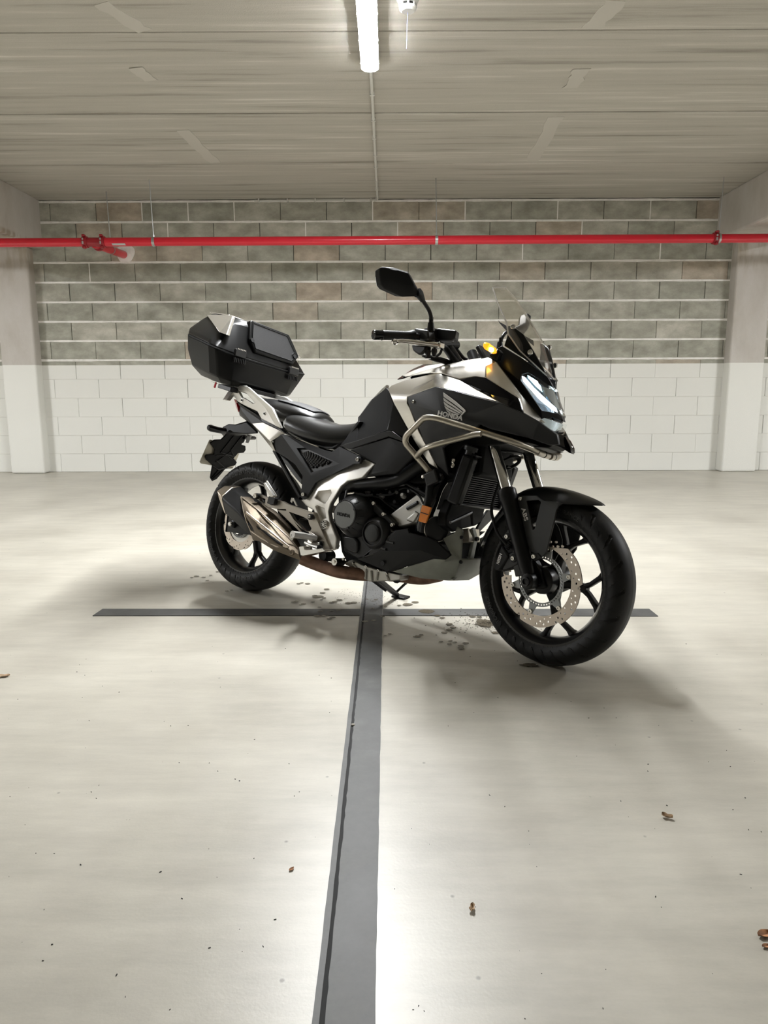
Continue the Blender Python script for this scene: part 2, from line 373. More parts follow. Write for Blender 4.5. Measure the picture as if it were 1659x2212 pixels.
# plastered patches where the slabs were lifted
def patch(p, q, wdt):
    p, q = Vector((*p, CEIL_Z - 0.0045)), Vector((*q, CEIL_Z - 0.0045)); d = (q - p).normalized(); s = Vector((-d.y, d.x, 0)) * wdt
    pts = []
    N = 7
    for k in range(N + 1): pts.append(p.lerp(q, k / N) + s * (1 + random.uniform(-.25, .25)))
    for k in range(N, -1, -1): pts.append(p.lerp(q, k / N) - s * (1 + random.uniform(-.25, .25)))
    mk('plaster_patch', *plate(pts, (0, 0, 0.003)), 'plaster_patch', ce, smooth=None)
for a, b_, w_ in (((-1.57, 4.35), (-1.43, 4.66), .05), ((-1.66, 5.15), (-1.62, 5.35), .05), ((-1.67, 6.3), (-1.60, 7.15), .055), ((1.27, 4.35), (1.22, 4.66), .055), ((1.30, 5.2), (1.31, 5.5), .055), ((1.34, 6.05), (1.37, 7.15), .06)):
    patch(a, b_, w_)

wall = mk('wall_back', *box(X0, X1, WALL_Y + 0.07, WALL_Y + 0.3, 0, CEIL_Z + 0.05), 'dark_void', smooth=None)
tag(wall, 'block wall painted white below and left raw grey above', kind='structure')
CH = 0.2172; BP = 0.518
phase = {13: 0.367, 12: 0.129, 11: 0.505, 10: 0.25, 9: 0.005, 8: 0.252, 7: 0.513, 6: 0.259, 5: 0.011, 4: 0.267, 3: 0.01, 2: 0.273, 1: 0.017, 0: 0.273}
vis = []
bmesh_cache = {}
def block_mesh(wd, hh, key):
    k = (round(wd, 3), round(hh, 3), key)
    if k not in bmesh_cache:
        rnd = random.Random(hash(k) & 0xffff)
        v, f = box(-wd / 2, wd / 2, 0, 0.08, -hh / 2, hh / 2)
        bm = bmesh.new(); me = bpy.data.meshes.new('brick'); me.from_pydata(v, [], f); bm.from_mesh(me)
        bmesh.ops.recalc_face_normals(bm, faces=bm.faces)
        ed = [e for e in bm.edges if all(abs(q.co.y) < 1e-6 for q in e.verts)]
        bmesh.ops.bevel(bm, geom=ed, offset=0.003, segments=1, affect='EDGES'); bm.to_mesh(me); bm.free()
        me.materials.append(M('block')); bmesh_cache[k] = me
    return bmesh_cache[k]
extra = MB()
for c in range(14):
    z = c * CH; raw = z > PAINT_Z - 0.1; gap = 0.018 if raw else 0.0035
    x = phase[c] - BP * 18
    while x < X1:
        xa, xb = max(x, X0), min(x + BP, X1)
        if xb - xa > 0.03:
            hw = random.choice((0.004, 0.005, 0.006, 0.008)) if raw else random.choice((0.001, 0.002, 0.004, 0.0055)); wd = xb - xa - hw; hh = CH - gap
            cx = (xa + xb) / 2; dy = random.uniform(-0.002, 0.002)
            if abs(cx) < 4.75:
                o = bpy.data.objects.new('brick', block_mesh(wd, hh, 0)); COL.objects.link(o); o.parent = wall; o.location = (cx, WALL_Y + dy, z + CH / 2)
            else:
                extra.add(box(cx - wd / 2, cx + wd / 2, WALL_Y + dy, WALL_Y + .08, z + CH / 2 - hh / 2, z + CH / 2 + hh / 2))
        x += BP
ex = extra.build('brick', 'block', wall, smooth=None, recalc=False); tag(ex, kind='stuff')
for c in range(1, 15):
    z = c * CH
    v = []; f = []; N = 220; prow = 0.005 if z > PAINT_Z else 0.0002
    hh = 0.0150 if z > PAINT_Z else 0.0045
    for i in range(N + 1):
        x = X0 + (X1 - X0) * i / N; a = random.uniform(0.75, 1.15); yy = WALL_Y - prow - random.uniform(-.001, .002)
        v += [(x, yy + 0.012, z - hh * a), (x, yy, z - hh * a * .7), (x, yy, z + hh * a * .6), (x, yy + 0.012, z + hh * a)]
    for i in range(N):
        for k in range(3): f.append((4 * i + k, 4 * i + k + 1, 4 * i + 5 + k, 4 * i + 4 + k))
    mk('mortar_bed', v, f, 'mortar', wall, smooth=40)
# a few head joints filled with pale mortar
for c, ks in ((13, (-6, -5, -4, -1, 1, 3, 5)), (12, (-5, -2, 0, 4)), (11, (2, 5)), (10, (-7,))):
    for k in ks:
        x = phase[c] + BP * k
        if x < X1: mk('mortar_head', *box(x - .006, x + .006, WALL_Y - 0.001, WALL_Y + .05, c * CH + .01, (c + 1) * CH - .01), 'mortar', wall, smooth=None)
for nm, bx, lb in (('wall_left', (X0 - .2, X0, Y0, WALL_Y + .3, 0, CEIL_Z), 'side wall of the garage beyond the left column'), ('wall_right', (X1, X1 + .2, Y0, WALL_Y + .3, 0, CEIL_Z), 'side wall of the garage beyond the right column'), ('wall_front', (X0, X1, Y0 - .2, Y0, 0, CEIL_Z), 'garage wall behind the viewer')):
    tag(mk(nm, *box(*bx), 'column_concrete', smooth=None), lb, kind='structure')
# columns and downstand beams
for s, (cx0, cx1, bx0, bx1, lb) in enumerate(((-4.40, -4.005, -4.75, -3.89, 'left'), (3.905, 4.305, 3.72, 4.6, 'right'))):
    bt = 2.54 if s == 0 else 2.60
    o = mk('column', *box(cx0, cx1, 8.33, WALL_Y + .02, 0, bt + .01), 'column_concrete', smooth=None, bevel=0.022, bseg=3)
    tag(o, 'concrete column with white painted foot at the %s of the wall' % lb, kind='structure')
    o = mk('beam', *box(bx0, bx1, Y0, WALL_Y + .02, bt, CEIL_Z + .01), 'column_concrete', smooth=None, bevel=0.02, bseg=2)
    tag(o, 'deep concrete ceiling beam running along the %s side' % lb, kind='structure')
# ------------------------------------------------------------------ lamps
def make_lamp(label):
    root = empty('tube_lamp')
    tag(root, label, 'lamp', 'ceiling tube lamps')
    L, W = 1.75, 0.112
    def cap_ring(w, l, z, n=10):
        r = w / 2; pts = []
        for k in range(n + 1):
            t = math.pi * k / n; pts.append(Vector((r * math.cos(t), l / 2 - r + r * math.sin(t), z)))
        for k in range(n + 1):
            t = math.pi + math.pi * k / n; pts.append(Vector((r * math.cos(t), -l / 2 + r + r * math.sin(t), z)))
        return pts
    mk('housing', *loft([cap_ring(W * .9, L - .01, 0.0), cap_ring(W, L, -.012), cap_ring(W, L, -.066)]), 'lamp_body', root)
    mk('diffuser', *loft([cap_ring(W * .98, L - .002, -.066), cap_ring(W * .95, L - .006, -.069), cap_ring(W * .76, L - .03, -.071), cap_ring(W * .45, L - .08, -.072)]), 'lamp_diffuser', root)
    for k in range(6):
        y = -L / 2 + .12 + k * (L - .24) / 5
        for s in (-1, 1):
            mk('clip', *box(s * W / 2 - .004, s * W / 2 + .004, y - .012, y + .012, -.074, -.05), 'white_plastic', root, bevel=.001)
    return root
def copy_tree(o, parent=None):
    c = o.copy(); COL.objects.link(c); c.parent = parent
    for ch in list(o.children): copy_tree(ch, c)
    return c
lamp0 = make_lamp('glowing white tube lamp fixed to the ceiling in the picture centre')
lamp0.location = (-0.102, 4.195, CEIL_Z)
for (x, y, lb) in ((-6.3, 4.195, 'tube lamp in the next bay to the left'), (6.3, 4.195, 'tube lamp in the next bay to the right')):
    o = copy_tree(lamp0); o.location = (x, y, CEIL_Z); o['label'] = lb

# ------------------------------------------------------------------ conduits
root = empty('conduit', (-0.098, 5.07, CEIL_Z)); tag(root, 'thin grey ceiling conduit running from the lamp to the wall', 'conduit')
zc = CEIL_Z - 0.018
def loc(o, base):
    o.parent = base; return o
def mkp(name, vf, mat, parent, **kw):
    """mesh given in world coordinates, parented to an unrotated empty"""
    d = parent.location
    return mk(name, [Vector(p) - d for p in vf[0]], vf[1], mat, parent, **kw)
mkp('conduit_tube', tube(fillet([(-0.099, 5.05, zc), (-0.097, 8.425, zc), (-0.13, 8.455, zc - .004)], .05), 0.011, 10), 'conduit_grey', root)
for y in (5.55, 6.05, 6.45, 6.9, 7.25, 7.7, 8.0, 8.35):
    mkp('saddle', box(-.115, -.081, y - .008, y + .008, CEIL_Z - .032, CEIL_Z), 'conduit_grey', root, bevel=.003)
root = empty('conduit', (-0.8, WALL_Y, 3.04)); tag(root, 'thin grey conduit fixed along the top of the block wall', 'conduit')
mkp('conduit_tube', tube([(-1.47, 8.452, 3.040), (-0.13, 8.452, 3.046), (-0.105, 8.44, 3.046)], 0.012, 10), 'conduit_grey', root)
for x in (-1.42, -1.1, -.79, -.47, -.17):
    mkp('saddle', box(x - .009, x + .009, 8.434, WALL_Y, 3.022, 3.06), 'conduit_grey', root, bevel=.003)

# ------------------------------------------------------------------ smoke detector
dx, dy = 0.119, 4.22
root = empty('smoke_detector', (dx, dy, CEIL_Z)); tag(root, 'round white smoke detector on the ceiling beside the lamp', 'smoke detector')
def dl(prof): return lathe([(r_ * 1.3, t_ * 1.47) for r_, t_ in prof], (dx, dy, CEIL_Z), (0, 0, -1), 40)
mkp('base', dl([(.052, 0), (.052, .012), (.050, .02)]), 'white_plastic', root)
mkp('housing', dl([(.049, .018), (.047, .036), (.038, .052), (.037, .054)]), 'white_plastic', root)
mkp('chamber', dl([(.030, .050), (.030, .066)]), 'dark_void', root)
for k in range(8):
    a = 2 * math.pi * k / 8; c = Vector((dx + .0445 * math.cos(a), dy + .0445 * math.sin(a), CEIL_Z - .087))
    mkp('vane', obox(c, (-math.sin(a), math.cos(a), 0), (math.cos(a), math.sin(a), 0), (0, 0, 1), .010, .008, .020), 'white_plastic', root)
mkp('cap', dl([(.036, .063), (.035, .070), (.027, .076), (.026, .0775), (.003, .078)]), 'white_plastic', root)
mkp('thread', tube([(dx - .001, dy, CEIL_Z - .114), (dx - .004, dy + .002, CEIL_Z - .18), (dx - .008, dy, CEIL_Z - .295)], .0013, 6), 'blue_thread', root)

# ------------------------------------------------------------------ sprinkler pipe
PY, PZ, PR = 7.69, 2.463, 0.0435
root = empty('sprinkler_pipe', (0, PY, PZ)); tag(root, 'long red sprinkler pipe hung below the ceiling across the wall', 'pipe')
def pz(x): return PZ + 0.0020 * x
for a, b_ in ((-9, -3.075), (-2.90, 3.36), (3.36, 9)):
    mkp('pipe_length', tube([(a, PY, pz(a)), (b_, PY, pz(b_))], PR, 28), 'red_paint', root)
mkp('tee', tube([(-3.10, PY, pz(-3.1)), (-2.88, PY, pz(-2.9))], PR * 1.04, 28), 'red_dark', root)
for x in (-3.085, -2.905, 3.36):
    c = mkp('coupling', lathe([(PR + .002, -.026), (PR + .012, -.024), (PR + .016, -.008), (PR + .016, .008), (PR + .012, .024), (PR + .002, .026)], (x, PY, pz(x)), (1, 0, 0), 28), 'red_dark', root)
    for s in (-1, 1):
        mk('bolt_lug', *obox((x, PY - .035, pz(x) + s * .058), (1, 0, 0), (0, 1, 0), (0, 0, 1), .030, .045, .022), 'red_dark', c, bevel=.005, xf=lambda v: v - Vector((0, PY, PZ)))
    for s, hgt in ((0.022, .02), (-.014, .03)):
        mk('coupling_bolt', *obox((x - .004, PY - .062, pz(x) + s), (1, 0, 0), (0, 1, 0), (0, 0, 1), .016, .012, hgt), 'galvanised', c, bevel=.003, xf=lambda v: v - Vector((0, PY, PZ)))
# branch into the wall
bp = [(-2.99, PY, PZ - .02), (-2.985, 7.9, PZ - .028), (-2.975, WALL_Y + .05, PZ + .02)]
mkp('branch_pipe', tube([(-3.0, PY + .01, PZ - .02), (-2.972, WALL_Y + .05, PZ + .012)], .042, 24), 'red_paint', root)
mkp('branch_socket', lathe([(.046, 0), (.058, .004), (.060, .03), (.046, .05)], (-2.995, PY + .09, PZ - .016), (.036, 1, .04), 24), 'red_dark', root)
mkp('clamp_band', lathe([(.044, -.008), (.0465, -.008), (.0465, .008), (.044, .008)], (-2.985, 8.12, PZ - .002), (.036, 1, .04), 24, closed=True), 'galvanised', root)
# mortar collar where the branch enters the wall
pts = [Vector((-2.955 + .105 * math.cos(a) * (1 + .12 * math.sin(3 * a)), 8.468, PZ + .02 + .105 * math.sin(a) * (1 + .1 * math.sin(2 * a + 1)))) for a in [2 * math.pi * k / 28 for k in range(28)]]
mk('mortar_collar', *plate(pts, (0, .02, 0)), 'mortar', wall, bevel=.004)
# hangers
for x, r_ in ((-2.382, 0), (0.515, 0), (3.395, 0)):
    h = mkp('hanger_clamp', lathe([(PR + .001, -.014), (PR + .004, -.014), (PR + .004, .014), (PR + .001, .014)], (x, PY, pz(x)), (1, 0, 0), 28, closed=True), 'galvanised', root)
    off = lambda v: Vector(v) - Vector((0, PY, PZ))
    mk('hanger_nut', *lathe([(.013, 0), (.013, .02)], (x, PY, pz(x) + PR + .002), (0, 0, 1), 6), 'galvanised', h, xf=off)
    mk('hanger_rod', *tube([(x, PY, pz(x) + PR), (x - .012 if x < 3 else x + .01, PY, CEIL_Z)], .0055, 8), 'galvanised', h, xf=off)
mkp('hanger_rod', tube([(-2.985, 8.12, PZ + .04), (-3.0, 8.13, CEIL_Z)], .0055, 8), 'galvanised', root)
lab = mkp('label_tag', plate([(-2.80, PY - .047, PZ - .028), (-2.665, PY - .047, PZ - .028), (-2.65, PY - .062, PZ - .05), (-2.785, PY - .062, PZ - .05)], (0, .0015, .001)), 'white_card', root)
tag(lab, 'small white card tag')

# ------------------------------------------------------------------ floor strips
def strip(name, pts, mat, label, z0=0.0, h=.003, cat='floor strip', parent=None, jag=0.0, ori=(0, 0, 0)):
    return None
r = empty('floor_strip', (-0.06, 1.8, 0)); tag(r, 'long dark floor strip running from the foreground under the motorcycle', 'floor strip')
def jagline(xa, xb, ya, yb, n, j):
    return [Vector((xa + (xb - xa) * k / n + random.uniform(-j, j), ya + (yb - ya) * k / n, 0.0005)) for k in range(n + 1)]
E0, E1 = -2.0, 4.6
a = jagline(-.1160, -.1172, E0, E1, 160, .0007); b_ = jagline(-.1045, -.1055, E0, E1, 160, .0007)
mkp('edge_band', solid(*grid([a, b_]), (0, 0, .0022)), 'strip_dark', r, smooth=None)
c_ = jagline(-.0965, -.0975, E0, E1, 320, .0012); d_ = jagline(-.0193, -.0200, E0, E1, 160, .0010)
d2 = [d_[min(k // 2, 160)] * (0.5 if k % 2 else 1.0) + (d_[min(k // 2 + 1, 160)] * 0.5 if k % 2 else Vector()) for k in range(321)]
mkp('main_band', solid(*grid([c_, d2]), (0, 0, .0025)), 'strip_dark', r, smooth=None)
mkp('joint_gap', solid(*grid([jagline(-.106, -.107, E0, E1, 40, 0), jagline(-.094, -.095, E0, E1, 40, 0)]), (0, 0, .0008)), 'strip_groove', r, smooth=None)
mkp('joint_pebble', lathe([(.001, 0), (.006, .002), (.005, .005), (.001, .007)], (-.099, 1.93, .001), (0, 0, 1), 7), 'plaster_patch', r, smooth=None)
o = mk('floor_strip', *plate([(-1.2657, 2.9523, .0005), (-.118, 2.952, .0005), (-.118, 3.042, .0005), (-1.2605, 3.051, .0005)], (0, 0, .0022)), 'strip_dark', smooth=None)
tag(o, 'short dark cross strip on the floor to the left of the long strip', 'floor strip')
o = mk('floor_strip', *plate([(-.0185, 2.95, .0005), (1.1544, 2.9321, .0005), (1.1527, 3.0365, .0005), (-.0185, 3.04, .0005)], (0, 0, .0022)), 'strip_dark', smooth=None)
tag(o, 'short dark cross strip on the floor to the right of the long strip', 'floor strip')

# ------------------------------------------------------------------ wet drops
drops = [(-0.3228,3.2317),(-0.3065,3.2933),(-0.3395,3.2470),(-0.2920,3.3573),(-0.2927,3.2089),(-0.3029,3.1793),(-0.2527,3.1355),(-0.2390,3.1498),(-0.2197,3.1788),(-0.1744,3.1278),(-0.1495,3.1348),(-0.4221,3.1437),(-0.3787,3.1149),(-0.3896,3.1009),(-0.3376,3.1432),(-0.4154,3.1581),(-0.2913,3.0051),(-0.3009,3.0657),(-0.2432,3.0114),(-0.2137,3.0245),(-0.2715,2.9403),(-0.2448,2.9026),(-0.2992,2.9404),(-0.2325,2.9212),(-0.3950,3.4586),(-0.4271,3.4762),(-0.4413,3.4590),(-0.0941,3.1853),(-0.0513,3.1777),(-0.0658,3.1559),(-0.0334,3.0848),(-0.0064,3.0777),(-0.0616,3.0438),(-0.0201,2.9325),(-0.0931,2.8651),(-0.0547,2.8770),(-0.0078,2.6885),(0.0105,2.7100),(0.1210,2.6825),(0.1063,2.6773),(0.1345,2.6985),(0.2070,2.6196),(0.2278,2.7253),(0.2569,2.8274),(0.2684,2.7867),(0.2509,2.7585),(0.2433,2.6296),(0.2367,2.5942),(0.2992,2.6040),(0.2785,2.5741),(0.2760,2.5497),(0.2597,2.6143),(0.1692,3.0024),(0.0537,3.0912),(0.0914,3.1049),(0.1282,3.1402),(0.2329,2.9123),(0.2155,2.9438),(-0.9912,3.6068),(-0.9479,3.5879),(-0.9210,3.6250),(-1.0079,3.5791),(-0.9026,3.7019),(-0.8727,3.7115),(0.3624,2.9303),(0.3911,2.9239),(-0.9130,3.5240),(-0.7710,3.3283),(-0.7521,3.3442)]
sizes = [16,9,8,9,7,5,8,9,10,11,9,9,8,5,6,6,7,6,6,8,8,7,8,8,8,6,6,5,7,4,4,5,5,7,9,7,4,5,8,4,6,5,8,10,9,9,5,6,8,8,8,5,22,6,14,11,8,8,9,7,6,5,7,7,9,7,6,6,5,4]
def wedge(c, r, k):
    rnd = random.Random(k); pts = []
    for i in range(14):
        a = 2 * math.pi * i / 14
        pts.append(Vector((c[0] + r * 1.35 * math.cos(a) * (1 + rnd.uniform(-.16, .16)), c[1] + r * 1.1 * math.sin(a) * (1 + rnd.uniform(-.16, .16)), .0030)))
    return plate(pts, (0, 0, .0008))
for i, d in enumerate(drops):
    px = sizes[i % len(sizes)]
    o = mk('water_drop', *wedge(d, px * 0.00115, i), 'water', smooth=30)
    tag(o, 'small dark wet drop on the floor under the motorcycle', 'water drop', 'wet drops on the floor')
# larger splash behind the front wheel and the one in front of it
def blob(name, c, rx, ry, label, k, n=40, mat='water'):
    rnd = random.Random(k); ph = [rnd.uniform(0, 6.28) for _ in range(5)]; pts = []
    for i in range(n):
        a = 2 * math.pi * i / n; r = 1 + .14 * math.sin(3 * a + ph[0]) + .10 * math.sin(5 * a + ph[1]) + .07 * math.sin(9 * a + ph[2]) + rnd.uniform(-.05, .05)
        pts.append(Vector((c[0] + rx * r * math.cos(a), c[1] + ry * r * math.sin(a), .0030)))
    return tag(mk(name, *plate(pts, (0, 0, .0006)), mat, smooth=None), label, 'puddle')
P = [(0.4135,2.8443),(0.4337,2.7242),(0.4977,2.3850),(0.4621,2.3767)]
blob('puddle', P[0], .05, .045, 'tan wet patch on the floor just behind the front wheel', 3)
blob('puddle', P[1], .02, .012, 'small tan wet patch touching the front tyre', 4)
blob('puddle', P[2], .03, .016, 'dark wet patch on the floor below the front tyre', 5)
sp = MB(); rnd = random.Random(11)
for k in range(520):
    th = rnd.uniform(0, 6.28); rr = abs(rnd.gauss(0, 1))
    sp.add(wedge((P[0][0] + .01 + .11 * rr * math.cos(th), P[0][1] + .08 * rr * math.sin(th)), rnd.uniform(.0008, .0028), k))
for k in range(160):
    sp.add(wedge((rnd.uniform(-.25, .05), rnd.uniform(3.1, 3.35)), rnd.uniform(.0006, .0016), 900 + k))
tag(sp.build('water_spatter', 'water', smooth=None, recalc=False), 'fine wet spatter on the floor around the puddles', 'spatter', kind='stuff')

# ------------------------------------------------------------------ leaves and grit
def leaf(px, size, rot, mat, label, curl=.3, broken=False):
    v = []; f = []; N = 6
    for i in range(N + 1):
        t = i / N; wd = size * .30 * math.sin(math.pi * (0.08 + .9 * t)) * (1 if not broken else 1 + .4 * math.sin(9 * t))
        for j in (-1, 0, 1):
            v.append(Vector((size * (t - .5), wd * j, .0012 + size * curl * (abs(j) * .5 + (t - .5) ** 2))))
    for i in range(N):
        for j in range(2): f.append((3 * i + j, 3 * i + j + 1, 3 * i + 4 + j, 3 * i + 3 + j))
    R = Matrix.Rotation(rot, 3, 'Z'); v = [R @ p for p in v]
    vf = solid(v, f, (0, 0, .0006))
    o = mk('dry_leaf', *vf, mat); o.location = (px[0], px[1], 0)
    tag(o, label, 'leaf', 'dry leaf scraps on the floor'); return o
Lf = [(-0.1940,1.3026),(0.1572,1.1902),(0.6313,1.4793),(0.6678,1.1260),(0.6563,1.0993),(-1.3001,2.2931)]
leaf(Lf[0], .013, .9, 'leaf_brown', 'small reddish leaf scrap left of the long strip', .2)
leaf(Lf[1], .019, 1.3, 'leaf_pale', 'pale crumpled leaf with dry stalk right of the long strip', .5, True)
leaf(Lf[2], .024, -.5, 'leaf_pale', 'pale crumpled leaf scrap in the right middle floor', .5, True)
leaf(Lf[3], .030, .3, 'leaf_brown', 'brown leaf at the right edge of the floor', .25)
leaf(Lf[4], .016, .2, 'leaf_brown', 'small brown leaf below the one at the right edge', .25)
leaf(Lf[5], .04, .2, 'leaf_pale', 'tan leaf scrap at the left edge of the floor', .2, True)
gr = MB(); rnd = random.Random(5)
for k in range(150):
    y = rnd.uniform(.95, 2.6); x = rnd.uniform(-.62, .62) * y; s = rnd.uniform(.0005, .0015)
    gr.add(obox((x, y, s * .5), (math.cos(k), math.sin(k), 0), (-math.sin(k), math.cos(k), 0), (0, 0, 1), s * rnd.uniform(1, 3.5), s, s))
tag(gr.build('floor_grit', 'strip_groove', smooth=None, recalc=False), 'scattered dark grit specks on the floor', 'grit', kind='stuff')
# ================================================================== motorcycle
# bike frame: x forward, y to the rider's left, z up, origin on the ground under the rear axle
PSI, PHI, STEER, WB, RAKE = 0.663851, 0.191912, -0.146527, 1.535, math.radians(27)
fwd = Vector((math.cos(PSI), -math.sin(PSI), 0)); lef = Vector((math.sin(PSI), math.cos(PSI), 0)); zz = Vector((0, 0, 1))
bup = math.cos(PHI) * zz + math.sin(PHI) * lef; blf = math.cos(PHI) * lef - math.sin(PHI) * zz
bike = empty('motorcycle')
bike.matrix_world = Matrix(((fwd.x, blf.x, bup.x, -0.670573), (fwd.y, blf.y, bup.y, 3.356796), (fwd.z, blf.z, bup.z, 0.002), (0, 0, 0, 1)))
tag(bike, 'silver and black adventure motorcycle with a black top case leaning on its side stand', 'motorcycle')
AXIS = Vector((-math.sin(RAKE), 0, math.cos(RAKE))); PIV = Vector((WB + .110, 0, 0)); DXZ = Vector((0.014329, 0, -0.001322))
RS = Matrix.Rotation(STEER, 3, AXIS)
def ST(v): return PIV + RS @ (Vector(v) - PIV) + DXZ
V3 = Vector
def part(name, vf, mat, parent=None, **kw): return mk(name, vf[0], vf[1], mat, parent or bike, **kw)
def both(name, vf, mat, parent=None, **kw):
    a = part(name, vf, mat, parent, **kw); b = part(name, mir(vf), mat, parent, **kw); return a, b
def panel(name, pts, faces, mat, th=.006, parent=None, mirror=True, **kw):
    """shell panel: faces over traced points, thickened towards the centre plane"""
    vf = solid([V3(p) for p in pts], faces, (0, th, 0)); kw.setdefault('bevel', .002)
    a = part(name, vf, mat, parent, **kw)
    if mirror: part(name, mir(vf), mat, parent, **kw)
    return a
def bolt(c, r, parent=None, axis=(0, -1, 0), mat='bolt_steel', h=.006, xf=None, name='bolt'):
    o = part(name, lathe([(r, -.004), (r, h * .6), (r * .8, h), (r * .5, h), (r * .45, h * .4), (r * .1, h * .4)], c, axis, 16), mat, parent, xf=xf)
    return o

# ------------------------------------------------------------------ wheels
def tyre_mesh(cx, cz, prof, nseg, ngr, kshift, s0, s1, depth, wid):
    half = spline([V3((0, y, r)) for y, r in prof], 5); half = [(p.y, p.z) for p in half]
    full = [(-y, r) for y, r in half] + [(y, r) for y, r in half[::-1][1:]]       # right side first, over the crown, to the left
    L = len(half) - 1; v = []; f = []
    for i in range(nseg):
        th = 2 * math.pi * i / nseg
        for j, (y, r) in enumerate(full):
            s = abs(j - L) / L      # 0 crown, 1 bead
            d = 0.0
            if s0 < s < s1:
                ph = (th + kshift * s) * ngr / (2 * math.pi)
                fr = ph - math.floor(ph); fr = min(fr, 1 - fr) * (2 * math.pi / ngr)
                lim = 1.0 if int(math.floor(ph + .5)) % 2 else (1.0 if s < (s0 + s1) * .55 else 0.0)
                if fr < wid and lim: d = depth
            if s < .05 and abs(math.sin(th * 40)) < .25: d = depth * .7
            rr = r - d; v.append((cx + rr * math.cos(th), y, cz + rr * math.sin(th)))
    n = len(full)
    for i in range(nseg):
        k = (i + 1) % nseg
        for j in range(n - 1): f.append((i * n + j, i * n + j + 1, k * n + j + 1, k * n + j))
    return v, f
def rim_prof(w, rl=.231):
    return [(rl, -w), (rl, -w + .005), (rl - .017, -w + .009), (rl - .026, -w + .03), (rl - .026, w - .03), (rl - .017, w - .009), (rl, w - .005), (rl, w), (rl - .009, w), (rl - .020, w - .010), (rl - .031, w - .03), (rl - .031, -w + .03), (rl - .020, -w + .010), (rl - .009, -w)]
def rect_loft(c, secs):
    """secs: (r, theta, half width across, half depth) polar about axle centre c"""
    rings = []
    for r, th, hw, hd in secs:
        e = V3((math.cos(th), 0, math.sin(th))); t = V3((-math.sin(th), 0, math.cos(th))); p = V3(c) + e * r
        rings.append([p + t * hw * a + V3((0, b * hd, 0)) for a, b in ((-1, -.6), (-.6, -1), (.6, -1), (1, -.6), (1, .6), (.6, 1), (-.6, 1), (-1, .6))])
    return loft(rings)
def make_wheel(name, cx, cz, prof, rw, ph0, xf, ngr, kshift, label):
    c = (cx, 0, cz)
    rim = part(name, lathe(rim_prof(rw), c, (0, 1, 0), 96, closed=True), 'rim_black', smooth=30, xf=xf); tag(rim, label)
    part('tyre', tyre_mesh(cx, cz, prof, 720, ngr, kshift, .14, .70, .0055, .019), 'rubber', rim, smooth=40, xf=xf)
    part('hub', lathe([(.030, -.075), (.046, -.07), (.050, -.04), (.040, -.02), (.040, .02), (.050, .04), (.046, .07), (.030, .075)], c, (0, 1, 0), 32), 'black_satin', rim, xf=xf)
    for k in range(5):
        a = ph0 + 2 * math.pi * k / 5; g = MB()
        g.add(rect_loft(c, [(.036, a, .026, .030), (.075, a, .015, .022), (.128, a, .016, .017), (.140, a, .018, .015)]))
        for s in (-1, 1):
            g.add(rect_loft(c, [(.122, a + s * .02, .011, .015), (.150, a + s * .12, .0095, .014), (.185, a + s * .255, .010, .016), (.203, a + s * .31, .017, .022)]))
        part('spoke', (g.v, g.f), 'black_satin', rim, bevel=.003, xf=xf)
    return rim
def disc_plate(c, ro, ri, th, waves, amp, holes, y, mat, parent, xf, name='brake_disc', n=144, ph=0.0):
    cx, cz = c
    def P(r, a): return V3((cx + r * math.cos(a), y, cz + r * math.sin(a)))
    out = []
    for i in range(n):
        a = 2 * math.pi * i / n; w_ = ((a * waves / (2 * math.pi)) + ph) % 1.0
        r = ro - (amp if w_ < .07 else amp * .55 * max(0, (w_ - .55) / .45))
        out.append(P(r, a))
    inn = [P(ri, 2 * math.pi * i / 72) for i in range(72)]
    hl = [circ(P(r, a), hr, 8) for r, a, hr in holes]
    return part(name, plate(out, (0, th, 0), [inn] + hl), mat, parent, smooth=None, xf=xf)
def ring_holes(c, y, ro, ri, nh, hr, th, mat, parent, xf, name):
    cx, cz = c
    def P(r, a): return V3((cx + r * math.cos(a), y, cz + r * math.sin(a)))
    out = [P(ro, 2 * math.pi * i / 96) for i in range(96)]; inn = [P(ri, 2 * math.pi * i / 72) for i in range(72)]
    rm = (ro + ri) / 2; hl = [circ(P(rm, 2 * math.pi * i / nh), hr, 6) for i in range(nh)]
    return part(name, plate(out, (0, th, 0), [inn] + hl), mat, parent, smooth=None, xf=xf)
def arc_text(s, size, c, y, r, a0, mat, parent, xf, flip=False, name='lettering'):
    v, f = text_mesh(s, size, .0005)
    out = []
    for p in v:
        a = a0 - p.x / r; rr = r + p.y
        out.append(V3((c[0] + rr * math.cos(a), y - p.z, c[1] + rr * math.sin(a))))
    return part(name, (out, f), mat, parent, smooth=None, xf=xf)
ident = None
FC, RC = (WB, .300), (0.0, .312)
fwheel = make_wheel('front_wheel', FC[0], FC[1], [(0, .300), (.022, .2972), (.042, .289), (.055, .276), (.0600, .262), (.0575, .245), (.049, .228)], .050, math.radians(-4), ST, 40, -.30, 'black five-spoke cast front wheel')
rwheel = make_wheel('rear_wheel', RC[0], RC[1], [(0, .312), (.030, .3085), (.058, .298), (.073, .284), (.0800, .268), (.077, .248), (.063, .228)], .0635, math.radians(-75), None, 40, -.30, 'black five-spoke cast rear wheel')
for tx, a0, ww in (('160/60 ZR 17 M/C', 1.80, rwheel), ('TOURANCE', 3.75, rwheel), ('TOURANCE', 4.9, rwheel)):
    arc_text(tx, .021, RC, -.0807, .252, a0, 'tyre_print', ww, None)
for tx, a0 in (('TOURANCE', 3.75), ('TOURANCE', 1.3)):
    arc_text(tx, .020, FC, -.0602, .250, a0, 'tyre_print', fwheel, ST)
